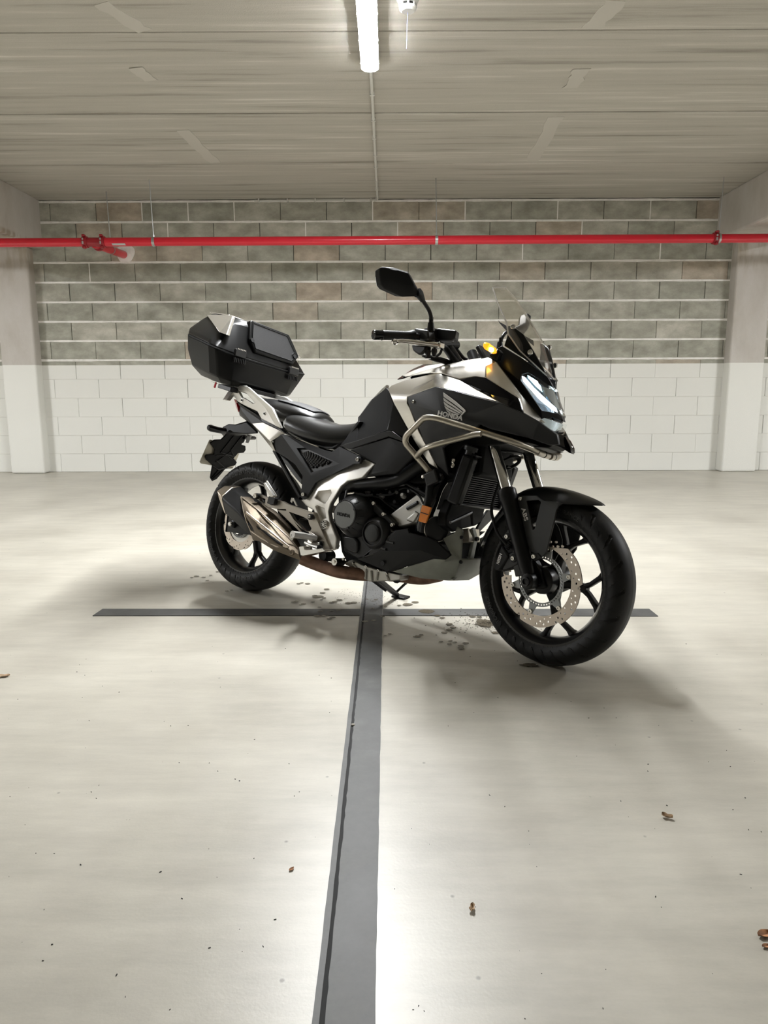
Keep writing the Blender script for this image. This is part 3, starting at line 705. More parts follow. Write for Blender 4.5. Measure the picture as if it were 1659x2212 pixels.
# front brake disc
hol = []
for k in range(12):
    a = 2 * math.pi * k / 12
    hol += [(.1495, a, .0044), (.139, a + .10, .0044), (.149, a + .19, .0044), (.130, a + .23, .0034), (.141, a + .33, .0044), (.128, a + .42, .0032)]
disc_plate(FC, .161, .121, .005, 6, .011, hol, -.078, 'disc_steel', fwheel, ST)
ring_holes(FC, -.074, .090, .076, 48, .0032, .003, 'carrier_grey', fwheel, ST, 'abs_ring')
for k in range(6):
    a = 2 * math.pi * k / 6 + .28; e = V3((math.cos(a), 0, math.sin(a))); t = V3((-math.sin(a), 0, math.cos(a))); p = V3((FC[0], -.076, FC[1]))
    pts = [p + e * .086 - t * .016, p + e * .086 + t * .016, p + e * .112 + t * .009, p + e * .124 + t * .006, p + e * .124 - t * .006, p + e * .112 - t * .009]
    arm = part('disc_arm', plate(pts, (0, .004, 0)), 'carrier_grey', fwheel, smooth=None, xf=ST)
    bolt(p + e * .114, .0085, fwheel, mat='polished', h=.006, xf=ST, name='disc_bobbin')
# rear disc
hol = []
for k in range(10):
    a = 2 * math.pi * k / 10
    hol += [(.112, a + .1, .0032), (.102, a + .22, .0032), (.113, a + .34, .0032), (.094, a + .42, .0026)]
disc_plate(RC, .120, .082, .005, 10, .008, hol, -.098, 'disc_steel', rwheel, None)
disc_plate(RC, .086, .058, .004, 5, .004, [], -.094, 'cast_alloy', rwheel, None, name='disc_carrier')
ring_holes(RC, -.102, .062, .052, 50, .0024, .003, 'carrier_grey', rwheel, None, 'abs_ring')

# ------------------------------------------------------------------ swingarm
sw = MB()
for s in (-1, 1):
    ys = s * .115
    sw.add(loft([[V3((x, ys + a * hw, z + b * hz)) for a, b in ((-1, -1), (1, -1), (1, 1), (-1, 1))] for x, z, hw, hz in ((-.055, .312, .016, .040), (.08, .315, .018, .040), (.30, .330, .020, .038), (.58, .350, .026, .045))]))
sw.add(box(.40, .56, -.12, .12, .315, .385))
sa = sw.build('swingarm', 'black_satin', bike, bevel=.004)
part('axle_nut', lathe([(.019, -.02), (.019, .004), (.014, .006)], (-.008, -.136, .313), (0, -1, 0), 6), 'black_satin', sa)
part('axle_bolt', lathe([(.012, 0), (.012, .018), (.009, .022)], (-.008, -.138, .313), (0, -1, 0), 12), 'bolt_steel', sa)
part('adjuster_plate', box(-.062, -.058, -.133, -.10, .270, .354), 'grey_plastic', sa, bevel=.001)
# rear hugger / inner black stay and inner fender under the seat
part('seat_stay', tube(fillet([(0.2051,-0.1250,0.6725),(0.4277,-0.1500,0.4749)], .02), .011, 10), 'black_satin')
part('inner_fender', plate([(0.1779,-0.0950,0.6695),(0.2596,-0.0950,0.6365),(0.3685,-0.0950,0.5543),(0.3646,-0.0950,0.5331),(0.3240,-0.0950,0.5588)], (0, .19, 0)), 'fender_grey', bevel=.004)
part('rear_shock', tube([(.40, 0, .40), (.50, 0, .66)], .035, 16), 'engine_dark')

# ------------------------------------------------------------------ exhaust
def ring5(pts): return [V3(p) for p in pts]
m0 = [(0.0035,-0.1650,0.4944),(-0.0068,-0.2150,0.4874),(0.0038,-0.2620,0.4615),(0.0286,-0.2680,0.4300),(0.0388,-0.2350,0.3666),(0.0089,-0.1650,0.3580)]
m1 = [(0.0497,-0.1650,0.4925),(0.0494,-0.2180,0.4808),(0.0511,-0.2700,0.4398),(0.0640,-0.2760,0.4236),(0.0561,-0.2430,0.3629),(0.0314,-0.1650,0.3510)]
m2 = [(0.1382,-0.1650,0.4565),(0.1383,-0.2350,0.4502),(0.1715,-0.2850,0.3952),(0.1809,-0.2880,0.3805),(0.1577,-0.2450,0.3200),(0.1318,-0.1650,0.3318)]
m3 = [(0.2085,-0.1650,0.4356),(0.2500,-0.2400,0.4058),(0.2655,-0.2850,0.3437),(0.2671,-0.2880,0.3351),(0.2502,-0.2450,0.2820),(0.2376,-0.1650,0.2986)]
m4 = [(0.3000,-0.1650,0.3998),(0.3571,-0.2350,0.3512),(0.3731,-0.2750,0.3039),(0.3745,-0.2780,0.2944),(0.3863,-0.2400,0.2468),(0.3801,-0.1650,0.2715)]
m5 = [(0.4006,-0.1700,0.3468),(0.4541,-0.2250,0.2964),(0.4553,-0.2550,0.2723),(0.4631,-0.2580,0.2639),(0.4715,-0.2320,0.2325),(0.4423,-0.1700,0.2554)]
m6 = [(0.4940,-0.1800,0.2646),(0.5043,-0.2050,0.2609),(0.5217,-0.2220,0.2466),(0.5263,-0.2240,0.2402),(0.5259,-0.2120,0.2192),(0.5179,-0.1800,0.2276)]
cap = part('exhaust_silencer', loft([m1, m2, m3, m4]), 'matte_black', bevel=.004)
tag(cap, 'black and titanium coloured exhaust silencer')
c0 = [V3(p) + (V3(p) - V3(m1[k])).normalized() * .0 for k, p in enumerate(m0)]
part('end_cap', loft([[V3(p).lerp(sum((V3(q) for q in m0), V3()) / 6, .35) + V3((.03, 0, 0)) for p in m0], [V3(p).lerp(sum((V3(q) for q in m0), V3()) / 6, .12) for p in m0], m0, [V3(p) + (V3(p) - sum((V3(q) for q in m1), V3()) / 6) * .03 for p in m1]]), 'titanium_bright', cap, bevel=.003)
def grow(r, d):
    c = sum((V3(q) for q in r), V3()) / len(r); return [V3(p) + (V3(p) - c).normalized() * d for p in r]
sh = [[(0.1421,-0.1650,0.4534),(0.1451,-0.2390,0.4499),(0.1478,-0.2400,0.4484),(0.2324,-0.2900,0.3814),(0.2667,-0.2520,0.2685),(0.1729,-0.1650,0.2679)], grow(m3, .006), grow(m4, .006), grow(m5, .005), grow(m6, .003)]
sh[1] = [V3(p) for p in [(0.2121,-0.1650,0.4337),(0.2611,-0.2440,0.4045),(0.2860,-0.2900,0.3696),(0.2926,-0.2940,0.3377),(0.3030,-0.2500,0.2690),(0.2558,-0.1650,0.2873)]]
shd = part('heat_shield', loft(sh), 'titanium', cap, bevel=.003, smooth=50)
part('shield_ridge', tube([(0.1487,-0.2430,0.4494),(0.2644,-0.2470,0.4046),(0.4612,-0.2430,0.3115),(0.5043,-0.2140,0.2654)], .0026, 8), 'titanium_bright', shd)
part('shield_ridge', tube([(0.1491,-0.2430,0.4472),(0.2306,-0.2900,0.3921),(0.2534,-0.2900,0.3531),(0.2692,-0.2680,0.3034)], .0036, 8), 'titanium_bright', shd)
part('shield_ridge', tube([(0.2531,-0.2930,0.3853),(0.2995,-0.2900,0.3639),(0.4117,-0.2810,0.3155),(0.4893,-0.2520,0.2687)], .0045, 8), 'titanium_bright', shd)
part('shield_ridge', tube([(0.2699,-0.2680,0.3084),(0.3293,-0.2640,0.2868),(0.4197,-0.2580,0.2628),(0.4860,-0.2520,0.2682)], .0050, 8), 'titanium_bright', shd)
part('vent_shade_plate', plate([(0.3185,-0.2920,0.3372),(0.4583,-0.2680,0.2753),(0.4145,-0.2680,0.2761),(0.3474,-0.2830,0.3028)], (0, .012, 0)), 'dark_void', shd, smooth=None)  # dark plate on the shield surface, painted shade of a recessed slot
bolt([(0.4967,-0.2380,0.2465)][0], .012, shd, mat='titanium', h=.005)
part('header_pipe', tube(spline([(0.5149,-0.1950,0.2248),(0.5644,-0.1700,0.2108),(0.6762,-0.1500,0.1955),(0.7680,-0.1100,0.1967),(0.8075,-0.0800,0.2025)], 5), .027, 16), 'header_brown')
part('header_pipe', tube(spline([(0.8411,-0.0300,0.2082),(0.9144,-0.0300,0.2151),(0.9786,-0.0350,0.2186),(1.0350,-0.0400,0.2263),(1.1052,-0.0400,0.2496)], 5), .030, 16), 'header_brown')

# ------------------------------------------------------------------ main frame plate with pockets
fo = [(0.6050,-0.1750,0.6207),(0.7735,-0.1650,0.6614),(0.8384,-0.1850,0.6444),(0.7870,-0.1950,0.5842),(0.7147,-0.1960,0.5653),(0.6852,-0.1960,0.5426),(0.6353,-0.1920,0.4678),(0.6280,-0.1900,0.4350),(0.6409,-0.1900,0.3996),(0.6643,-0.1950,0.3717),(0.6955,-0.1980,0.3345),(0.6917,-0.1960,0.2886),(0.6688,-0.1960,0.2787),(0.6445,-0.1940,0.3052),(0.5401,-0.1840,0.4305),(0.4809,-0.1720,0.4442),(0.4454,-0.1680,0.4662),(0.4713,-0.1720,0.4743),(0.5366,-0.1760,0.5545)]
h1 = [(0.5405,-0.1880,0.4830),(0.5584,-0.1880,0.5115),(0.6242,-0.1880,0.5217),(0.6314,-0.1880,0.5108),(0.6270,-0.1880,0.5035),(0.6045,-0.1880,0.4680),(0.5970,-0.1880,0.4661)]
h2 = [(0.5514,-0.1880,0.4478),(0.5597,-0.1880,0.4521),(0.6005,-0.1880,0.4438),(0.6043,-0.1880,0.4391),(0.6177,-0.1880,0.4070),(0.5966,-0.1880,0.3977),(0.5907,-0.1880,0.3913)]
fp = part('main_frame', plate(fo, (0, .026, 0), [h1, h2]), 'frame_silver', bevel=.0035); tag(fp, 'silver main frame plate with two recessed windows')
part('main_frame', mir(plate(fo, (0, .026, 0))), 'frame_silver', bevel=.0035)
part('pocket_floor', plate([V3(p) + V3((0, .016, 0)) for p in [(0.5249,-0.1880,0.5110),(0.6414,-0.1880,0.5300),(0.6399,-0.1880,0.5001),(0.6228,-0.1880,0.4502),(0.6312,-0.1880,0.3958),(0.5831,-0.1880,0.3835),(0.5406,-0.1880,0.4514),(0.5229,-0.1880,0.4826)]], (0, .008, 0)), 'frame_silver', fp, smooth=None)
pc = V3([(0.6182,-0.1920,0.3789)][0])
pv = part('pivot_cap', lathe([(.020, 0), (.020, .007), (.0175, .009), (.016, .006), (.006, .006), (.005, .010), (.001, .010)], pc, (0, -1, 0), 32), 'cast_alloy', fp)
for k in range(8):
    a = 2 * math.pi * k / 8 + .2
    part('pivot_slot', lathe([(.0027, 0), (.0027, .0075)], pc + V3((.0118 * math.cos(a), 0, .0118 * math.sin(a))), (0, -1, 0), 8), 'dark_void', pv)
# ------------------------------------------------------------------ foot peg bracket
bo = [(0.2165,-0.2050,0.4698),(0.2886,-0.2050,0.4577),(0.3262,-0.2050,0.4538),(0.3645,-0.2050,0.4525),(0.4003,-0.2050,0.4427),(0.5355,-0.2050,0.4229),(0.5578,-0.2050,0.4241),(0.5655,-0.2050,0.4156),(0.6724,-0.2050,0.2882),(0.6713,-0.2050,0.2755),(0.6407,-0.2050,0.2747),(0.6261,-0.2050,0.2888),(0.5667,-0.2050,0.2856),(0.5564,-0.2050,0.2901),(0.5958,-0.2050,0.3125),(0.5894,-0.2050,0.3233),(0.5686,-0.2050,0.3346),(0.5325,-0.2050,0.3396),(0.4948,-0.2050,0.3516),(0.4180,-0.2050,0.3953),(0.3972,-0.2050,0.4195),(0.3358,-0.2050,0.4158),(0.2862,-0.2050,0.4182),(0.2172,-0.2050,0.4437),(0.2075,-0.2050,0.4578)]
bh = [(0.4189,-0.2050,0.4110),(0.5004,-0.2050,0.3993),(0.5343,-0.2050,0.3901),(0.5437,-0.2050,0.3713),(0.5588,-0.2050,0.3567),(0.5557,-0.2050,0.3459),(0.5389,-0.2050,0.3404),(0.5155,-0.2050,0.3446),(0.4503,-0.2050,0.3821)]
bh2 = [(0.2257,-0.2050,0.4582),(0.2646,-0.2050,0.4518),(0.2662,-0.2050,0.4310),(0.2592,-0.2050,0.4303),(0.2265,-0.2050,0.4421)]
br = part('footrest_bracket', plate(bo, (0, .020, 0), [bh, bh2]), 'bracket_alloy', bevel=.003); tag(br, 'satin alloy footrest bracket')
part('footrest_bracket', mir(plate(bo, (0, .020, 0))), 'bracket_alloy', bevel=.003)
part('bracket_brace', plate([(0.3303,-0.1960,0.4133),(0.3955,-0.1960,0.4151),(0.4987,-0.1960,0.3335),(0.4822,-0.1960,0.3339)], (0, .012, 0)), 'bracket_alloy', br, bevel=.002)
for p in [(0.5533,-0.2120,0.4035),(0.6210,-0.2120,0.2995)]:
    part('rubber_collar', lathe([(.0125, -.004), (.0125, .005), (.010, .006)], p, (0, -1, 0), 20), 'rubber', br); bolt(V3(p) + V3((0, -.004, 0)), .0075, br, h=.006)
hp = V3([(0.2159,-0.2220,0.4598)][0])
part('hanger_bush', lathe([(.013, -.03), (.013, .0), (.012, .004)], hp + V3((0, .008, 0)), (0, -1, 0), 20), 'rubber', br); bolt(hp, .0115, br, h=.005, mat='polished')
# passenger peg folded up
pg = MB()
pg.add(plate([(0.2885,-0.2360,0.5321),(0.2954,-0.2360,0.5326),(0.3661,-0.2360,0.4721),(0.3537,-0.2360,0.4638),(0.3420,-0.2360,0.4724),(0.2970,-0.2360,0.5121)], (0, .006, 0)))
pg.add(plate([(0.3011,-0.2620,0.5198),(0.3128,-0.2620,0.5232),(0.3730,-0.2620,0.4720),(0.3672,-0.2620,0.4655),(0.3536,-0.2620,0.4643)], (0, .016, 0)))
p1 = pg.build('passenger_peg', 'cast_alloy', bike, bevel=.002)
for k in range(9):
    q = [(0.3068,-0.2440,0.5049),(0.3466,-0.2440,0.4746)]; a, b_ = V3(q[0]), V3(q[1]); c = a.lerp(b_, k / 8)
    part('peg_tooth', obox(c, (b_ - a), (0, 1, 0), (b_ - a).cross(V3((0, 1, 0))), .004, .012, .016), 'cast_alloy', p1)
part('peg_hinge', loft([[V3(p) for p in [(0.3035,-0.2250,0.4649),(0.3269,-0.2250,0.4719),(0.3464,-0.2250,0.4591),(0.3400,-0.2250,0.4344),(0.3270,-0.2250,0.4283),(0.2978,-0.2250,0.4352)]], [V3(p) + V3((0, .02, 0)) for p in [(0.3035,-0.2250,0.4649),(0.3269,-0.2250,0.4719),(0.3464,-0.2250,0.4591),(0.3400,-0.2250,0.4344),(0.3270,-0.2250,0.4283),(0.2978,-0.2250,0.4352)]]]), 'engine_black', p1, bevel=.002)
# rider peg and rear brake pedal
pe = [(0.5993,-0.2150,0.3196),(0.5801,-0.2750,0.3270),(0.5774,-0.3300,0.3295)]
rp = part('rider_peg', tube([V3(p) for p in pe], [.013, .014, .015], 10), 'alloy_rough'); tag(rp, 'ribbed rider footrest')
part('peg_rubber', plate([(0.5702,-0.3300,0.3454),(0.5785,-0.2350,0.3326),(0.5833,-0.2350,0.3217),(0.5795,-0.3300,0.3364)], (0, .03, -.004)), 'rubber', rp, bevel=.003)
part('peg_feeler', tube([(0.5709,-0.3250,0.3288),(0.5719,-0.3250,0.3132),(0.5679,-0.3250,0.3082)], .006, 8), 'polished', rp)
part('peg_clevis', obox([(0.5804,-0.2120,0.3220)][0], (1, 0, -.4), (0, 1, 0), (.4, 0, 1), .036, .03, .036), 'bracket_alloy', rp, bevel=.004)
bolt([(0.5934,-0.2280,0.3254)][0], .009, rp, mat='bracket_alloy')
bpd = [(0.5655,-0.2750,0.2795),(0.5930,-0.2750,0.2855),(0.5997,-0.2750,0.2728),(0.6106,-0.2750,0.2731),(0.6675,-0.2750,0.2831),(0.6848,-0.2750,0.2887),(0.7097,-0.2750,0.2832),(0.7073,-0.2750,0.2796),(0.5960,-0.2750,0.2462),(0.5820,-0.2750,0.2453)]
bk = part('brake_pedal', plate(bpd, (0, .05, 0)), 'polished', bevel=.003); tag(bk, 'bright alloy rear brake pedal')
part('pedal_arm', tube([(0.6888,-0.2650,0.2816),(0.6472,-0.2300,0.2821),(0.5756,-0.2250,0.2899),(0.5496,-0.2220,0.2946)], .007, 8), 'alloy_rough', bk)
part('pedal_boss', lathe([(.009, -.01), (.011, 0), (.010, .014)], [(0.6579,-0.2450,0.2867)][0], (.3, -1, .2), 12), 'rubber', bk)
part('heel_guard', plate([(0.4035,-0.1900,0.4548),(0.4075,-0.1900,0.4720),(0.4210,-0.1900,0.4720),(0.4514,-0.1900,0.4390),(0.4397,-0.1900,0.4391),(0.4194,-0.1900,0.4611),(0.4130,-0.1900,0.4485)], (0, .004, 0)), 'cast_alloy', bevel=.001)
for p, r in (([(0.6017,-0.1600,0.2485)][0], .024), ([(0.6804,-0.1750,0.2342)][0], .0155)):
    part('linkage_bush', lathe([(r, -.05), (r, 0), (r * .85, .006), (r * .6, .006)], p, (0, -1, 0), 24), 'rubber')
p = [(0.6865,-0.1820,0.2351)][0]
part('linkage_washer', lathe([(.0145, 0), (.0145, .003), (.007, .003), (.006, .008), (.001, .008)], p, (0, -1, 0), 24), 'polished')

# ------------------------------------------------------------------ black side cover with mesh pocket
sp_ = [(0.2132,-0.1500,0.7147),(0.2575,-0.1500,0.7441),(0.2911,-0.1520,0.7437),(0.5361,-0.1650,0.6866),(0.5895,-0.1680,0.6803),(0.6280,-0.1680,0.7048),(0.7704,-0.1960,0.6663),(0.7806,-0.2000,0.6501),(0.7717,-0.2000,0.6391),(0.7428,-0.1980,0.6375),(0.5615,-0.1960,0.5571),(0.5432,-0.1960,0.5459),(0.5007,-0.1940,0.4809),(0.4818,-0.1940,0.4705),(0.4625,-0.1900,0.4802),(0.4569,-0.1860,0.5676),(0.3917,-0.1720,0.6150),(0.3194,-0.1580,0.6405),(0.2340,-0.1480,0.6671),(0.2119,-0.1460,0.6967),(0.3935,-0.1780,0.6855),(0.4421,-0.1780,0.6891),(0.6601,-0.1920,0.6331),(0.5178,-0.2040,0.5850),(0.5253,-0.2060,0.5706),(0.2718,-0.1560,0.7398)]
def named(names, faces): 
    idx = {k: i for i, k in enumerate(names)}
    return [tuple(idx[q] for q in f.split()) for f in faces]
nm = 'a b c d e f g h i j k l m n o p q r s t u v w x y z'.split()
fc = named(nm, ['a b z', 'a z y p q r s t', 'b c v u x y z', 'c d e f w v', 'f g h i j w', 'j k y x w', 'k l m n o p y'])
side = panel('side_cover', sp_, fc, 'black_plastic', .014, smooth=18, bevel=.003); tag(side, 'matt black side cover with textured triangular insert')
pk = [V3(p) + V3((0, .012, 0)) for p in [(0.3935,-0.1780,0.6855),(0.4421,-0.1780,0.6891),(0.6601,-0.1920,0.6331),(0.5178,-0.2040,0.5850)]]
part('pocket', plate(pk, (0, .004, 0)), 'engine_black', side, smooth=None)
mesh_o = [V3(p) + V3((0, .008, 0)) for p in [(0.4256,-0.1820,0.6639),(0.4551,-0.1820,0.6754),(0.6160,-0.1900,0.6367),(0.5110,-0.1980,0.6024)]]
a, b_, c, d = mesh_o; tb = MB(); rows = 7
for i in range(rows):
    for j in range(9):
        u, v_ = (i + .5) / rows, (j + .5 + .5 * (i % 2)) / 9.5
        if v_ > 1: continue
        p = (a.lerp(b_, u)).lerp(d.lerp(c, u), v_)
        tb.add(lathe([(.0065, 0), (.006, .003), (.003, .0045)], p, (0, -1, 0), 6))
t_ = tb.build('mesh_studs', 'engine_black', side, smooth=None); tag(t_, kind='stuff')
for p in [(0.7635,-0.2040,0.6552),(0.4850,-0.2000,0.4914)]:
    bolt(p, .0085, side, h=.005)

# ------------------------------------------------------------------ tail: silver panel, grab rail, dark tail, light, licence holder
tp = [(0.0075,-0.1050,0.7930),(0.0979,-0.1200,0.7996),(0.2258,-0.1380,0.7661),(0.2834,-0.1480,0.7491),(0.2632,-0.1500,0.7443),(0.2088,-0.1580,0.7111),(0.2344,-0.1500,0.6681),(0.2128,-0.1400,0.6695),(0.1810,-0.1500,0.7173),(0.2466,-0.1480,0.7465)]
panel('tail_panel', tp, [(0, 1, 2, 9, 8), (2, 3, 4, 9), (9, 4, 5, 8), (8, 5, 6, 7), (0, 8, 7)], 'silver_paint', .010, smooth=20)
td = [(-0.1516,-0.0550,0.8500),(-0.1311,-0.0700,0.8806),(0.0682,-0.1100,0.8212),(0.0957,-0.1180,0.7998),(0.0066,-0.1040,0.7918),(-0.0641,-0.0700,0.8073),(-0.1113,-0.0750,0.8582)]
panel('tail_cowl', td, [(0, 1, 6), (1, 2, 3, 4, 6), (0, 6, 4, 5)], 'grey_plastic', .02, smooth=20)
panel('tail_under', [(-0.1575,-0.0500,0.8507),(0.0000,-0.1000,0.7922),(-0.0839,-0.0600,0.8097),(-0.1747,-0.0300,0.8399)], [(0, 1, 2, 3)], 'black_satin', .04)
panel('tail_trim', [(-0.1339,-0.0850,0.8915),(0.0814,-0.1180,0.8176),(0.2487,-0.1400,0.7703),(0.2801,-0.1450,0.7506),(0.2345,-0.1430,0.7669),(0.0939,-0.1200,0.8008),(-0.1247,-0.0750,0.8771)], [(0, 1, 5, 6), (1, 2, 4, 5), (2, 3, 4)], 'black_satin', .012)
part('tail_core', plate([(-0.1726,-0.0620,0.9076),(0.0167,-0.0620,0.8385),(0.1658,-0.0620,0.7844),(0.1523,-0.0620,0.7762),(0.0292,-0.0620,0.8095),(-0.0419,-0.0620,0.7996),(-0.1267,-0.0620,0.8602)], (0, .124, 0)), 'engine_dark', bevel=.003)
tl = part('tail_light', loft([[V3(p) for p in [(-0.2018,-0.0550,0.9184),(-0.1609,-0.0700,0.8939),(-0.1465,-0.0660,0.8592),(-0.1690,-0.0450,0.8527),(-0.1969,-0.0400,0.8795)]], [V3((p[0] + .02, -p[1], p[2])) for p in [(-0.2018,-0.0550,0.9184),(-0.1609,-0.0700,0.8939),(-0.1465,-0.0660,0.8592),(-0.1690,-0.0450,0.8527),(-0.1969,-0.0400,0.8795)]]]), 'tail_red', bevel=.003); tag(tl, 'red tail light lens')
gp = [(-0.2045,-0.0950,0.9618),(-0.1555,-0.1100,0.9737),(-0.0808,-0.1180,0.9717),(-0.0557,-0.1250,0.9648),(-0.0178,-0.1300,0.9610),(0.0385,-0.1380,0.9332),(0.1833,-0.1500,0.8603),(0.2611,-0.1520,0.7701),(0.2256,-0.1500,0.7781),(0.0974,-0.1320,0.8132),(0.0586,-0.1260,0.8471),(-0.0435,-0.1120,0.8743),(-0.0899,-0.1050,0.8884),(-0.1198,-0.0980,0.8975),(-0.1884,-0.0920,0.9446)]
gh = [(-0.1081,-0.1120,0.9488),(-0.0360,-0.1200,0.9313),(0.0371,-0.1300,0.8878),(0.0237,-0.1280,0.8854),(-0.0550,-0.1180,0.9130),(-0.0761,-0.1140,0.9163)]
gr_ = part('grab_rail', plate(gp, (0, .016, 0), [gh]), 'frame_silver', bevel=.004); tag(gr_, 'silver cast grab rail')
part('grab_rail', mir(plate(gp, (0, .016, 0), [gh])), 'frame_silver', bevel=.004)
part('rail_bar', loft([[V3(p) for p in q] for q in ([(-0.0808,-0.1180,0.9717),(-0.0521,-0.1280,0.9642),(-0.0108,-0.1360,0.9598),(-0.0503,-0.1100,0.9730)], [(0.0163,-0.1280,0.9298),(0.0392,-0.1380,0.9176),(0.0582,-0.1480,0.9274),(0.0104,-0.1240,0.9385)], [(0.1259,-0.1420,0.8660),(0.1475,-0.1500,0.8547),(0.1939,-0.1600,0.8599),(0.1412,-0.1380,0.8822)], [(0.2097,-0.1460,0.7833),(0.2313,-0.1520,0.7780),(0.2692,-0.1640,0.7748),(0.2480,-0.1480,0.7816)])]), 'frame_silver', gr_, bevel=.003)
for p in [(-0.0699,-0.1120,0.9012),(0.1265,-0.1380,0.8359)]:
    part('rail_bolt', lathe([(.008, 0), (.008, .003), (.0055, .003)], V3(p) + V3((0, -.001, 0)), (0, -1, 0), 16), 'cast_alloy', gr_); part('rail_hole', lathe([(.005, 0), (.005, .0045)], V3(p) + V3((0, -.001, 0)), (0, -1, 0), 12), 'dark_void', gr_)
# carrier plate under the case
part('rack_plate', loft([[V3((-.36, -.085, 1.000)), V3((-.36, .085, 1.000)), V3((-.02, .095, .925)), V3((-.02, -.095, .925))], [V3((-.36, -.085, 1.010)), V3((-.36, .085, 1.010)), V3((-.02, .095, .937)), V3((-.02, -.095, .937))]]), 'cast_alloy', bevel=.004)
for s in (-1, 1):
    part('rack_foot', loft([[V3((-.20, s * .10, .90)), V3((-.17, s * .10, .90)), V3((-.17, s * .125, .90)), V3((-.20, s * .125, .90))], [V3((-.19, s * .07, .97)), V3((-.15, s * .07, .962)), V3((-.15, s * .09, .962)), V3((-.19, s * .09, .97))]]), 'cast_alloy', bevel=.002)
# licence plate holder
lh = [(-0.2534,0.0184,0.7582),(-0.2533,0.1002,0.7584),(-0.2739,0.1016,0.7172),(-0.2760,0.0927,0.7130),(-0.2803,0.0957,0.7045),(-0.2814,0.1236,0.7022),(-0.2911,0.1361,0.6828),(-0.2990,0.1308,0.6671),(-0.3026,0.0969,0.6599),(-0.3169,0.0832,0.6312),(-0.3256,0.1158,0.6139),(-0.3340,0.1140,0.5970),(-0.3435,0.0648,0.5779),(-0.3752,0.0371,0.5146),(-0.3824,0.0139,0.5002),(-0.3744,-0.0073,0.5163),(-0.3412,-0.0287,0.5825),(-0.3309,-0.0785,0.6032),(-0.3231,-0.0937,0.6188),(-0.3186,-0.0899,0.6279),(-0.3145,-0.0470,0.6361),(-0.3020,-0.0569,0.6610),(-0.2890,-0.0989,0.6870),(-0.2793,-0.0816,0.7065),(-0.2760,-0.0447,0.7131),(-0.2642,-0.0309,0.7366),(-0.2559,-0.0151,0.7532)]
holder = part('licence_bracket', plate(lh, (-.006, 0, .003)), 'engine_dark', bevel=.002); tag(holder, 'black ribbed licence plate bracket')
pl = [(-0.3491,-0.1042,0.5907),(-0.3529,-0.0934,0.5833),(-0.3562,0.1018,0.5766),(-0.3546,0.1170,0.5797),(-0.3078,0.1146,0.6735),(-0.2996,0.1014,0.6898),(-0.2920,-0.0990,0.7050),(-0.2944,-0.1033,0.7001)]
part('licence_plate', plate(pl, (-.002, 0, .001)), 'plate_metal', holder, smooth=None)
for a_, b_ in zip([(-0.2555,0.0214,0.7500),(-0.2534,0.0708,0.7542),(-0.2977,0.0472,0.6656),(-0.3045,-0.0144,0.6519),(-0.2977,0.0472,0.6656),(-0.3254,-0.0202,0.6101),(-0.3081,0.0222,0.6447),(-0.3146,-0.0356,0.6318),(-0.3380,0.1003,0.5850),(-0.3484,0.0193,0.5641),(-0.3414,0.0666,0.5783),(-0.3735,-0.0006,0.5141),(-0.3468,0.0505,0.5675)], [(-0.3061,-0.0163,0.6488),(-0.2968,0.0387,0.6675),(-0.3105,0.0803,0.6400),(-0.3093,0.0752,0.6423),(-0.3314,-0.0209,0.5983),(-0.3432,0.0612,0.5747),(-0.3182,0.0778,0.6247),(-0.3070,0.0651,0.6471),(-0.3484,0.0193,0.5641),(-0.3393,-0.0302,0.5825),(-0.3476,0.0075,0.5658),(-0.3468,0.0212,0.5673),(-0.3761,0.0060,0.5087)]):
    part('bracket_rib', tube([a_, b_], .0022, 6), 'black_satin', holder)
# tail tongue carrying the bracket and the indicators
part('bracket_arm', loft([[V3(p) for p in q] for q in ([(-0.1011,-0.0450,0.8103),(0.0131,-0.0600,0.7521)] + [(-.13, .06, .80), (-.16, .045, .835)], [(-0.1848,-0.0450,0.7929),(-0.0726,-0.0500,0.7464)] + [(-.21, .05, .78), (-.24, .045, .80)], [(-0.2317,-0.0450,0.7958),(-0.2052,-0.0500,0.7499)] + [(-.29, .05, .74), (-.30, .045, .775)], [(-0.2761,-0.0450,0.7792),(-0.2875,-0.0450,0.7450)] + [(-.345, .045, .72), (-.335, .045, .755)])]), 'black_plastic', bevel=.006)
part('bracket_tray', plate([(-0.2145,-0.0400,0.7594),(-0.0958,-0.0300,0.7498),(-0.1443,0.0200,0.7510),(-0.1783,0.0300,0.7118),(-0.1373,0.0000,0.7456),(-0.2007,-0.0400,0.7529)], (0, .02, 0)), 'black_satin', bevel=.002)
ind = part('rear_indicator', loft([[V3(c_) + V3((r_ * .9 * math.cos(t), 0, r_ * math.sin(t))) for t in [2 * math.pi * k / 10 for k in range(10)]] for c_, r_ in (([(-0.2325,-0.0600,0.7559)][0], .016), ([(-0.2309,-0.1100,0.7542)][0], .0155), ([(-0.2371,-0.1500,0.7576)][0], .0175), ([(-0.2294,-0.1680,0.7579)][0], .013))]), 'black_satin', bevel=.002)
tag(ind, 'black folded rear indicator')
ind2 = part('rear_indicator', loft([[V3(c_) + V3((r_ * math.cos(t), 0, r_ * .8 * math.sin(t))) for t in [2 * math.pi * k / 10 for k in range(10)]] for c_, r_ in (([(-0.2299,0.0600,0.7393)][0], .012), ([(-0.2450,0.1100,0.7456)][0], .015), ([(-0.2588,0.1600,0.7505)][0], .012))]), 'black_satin', bevel=.002)
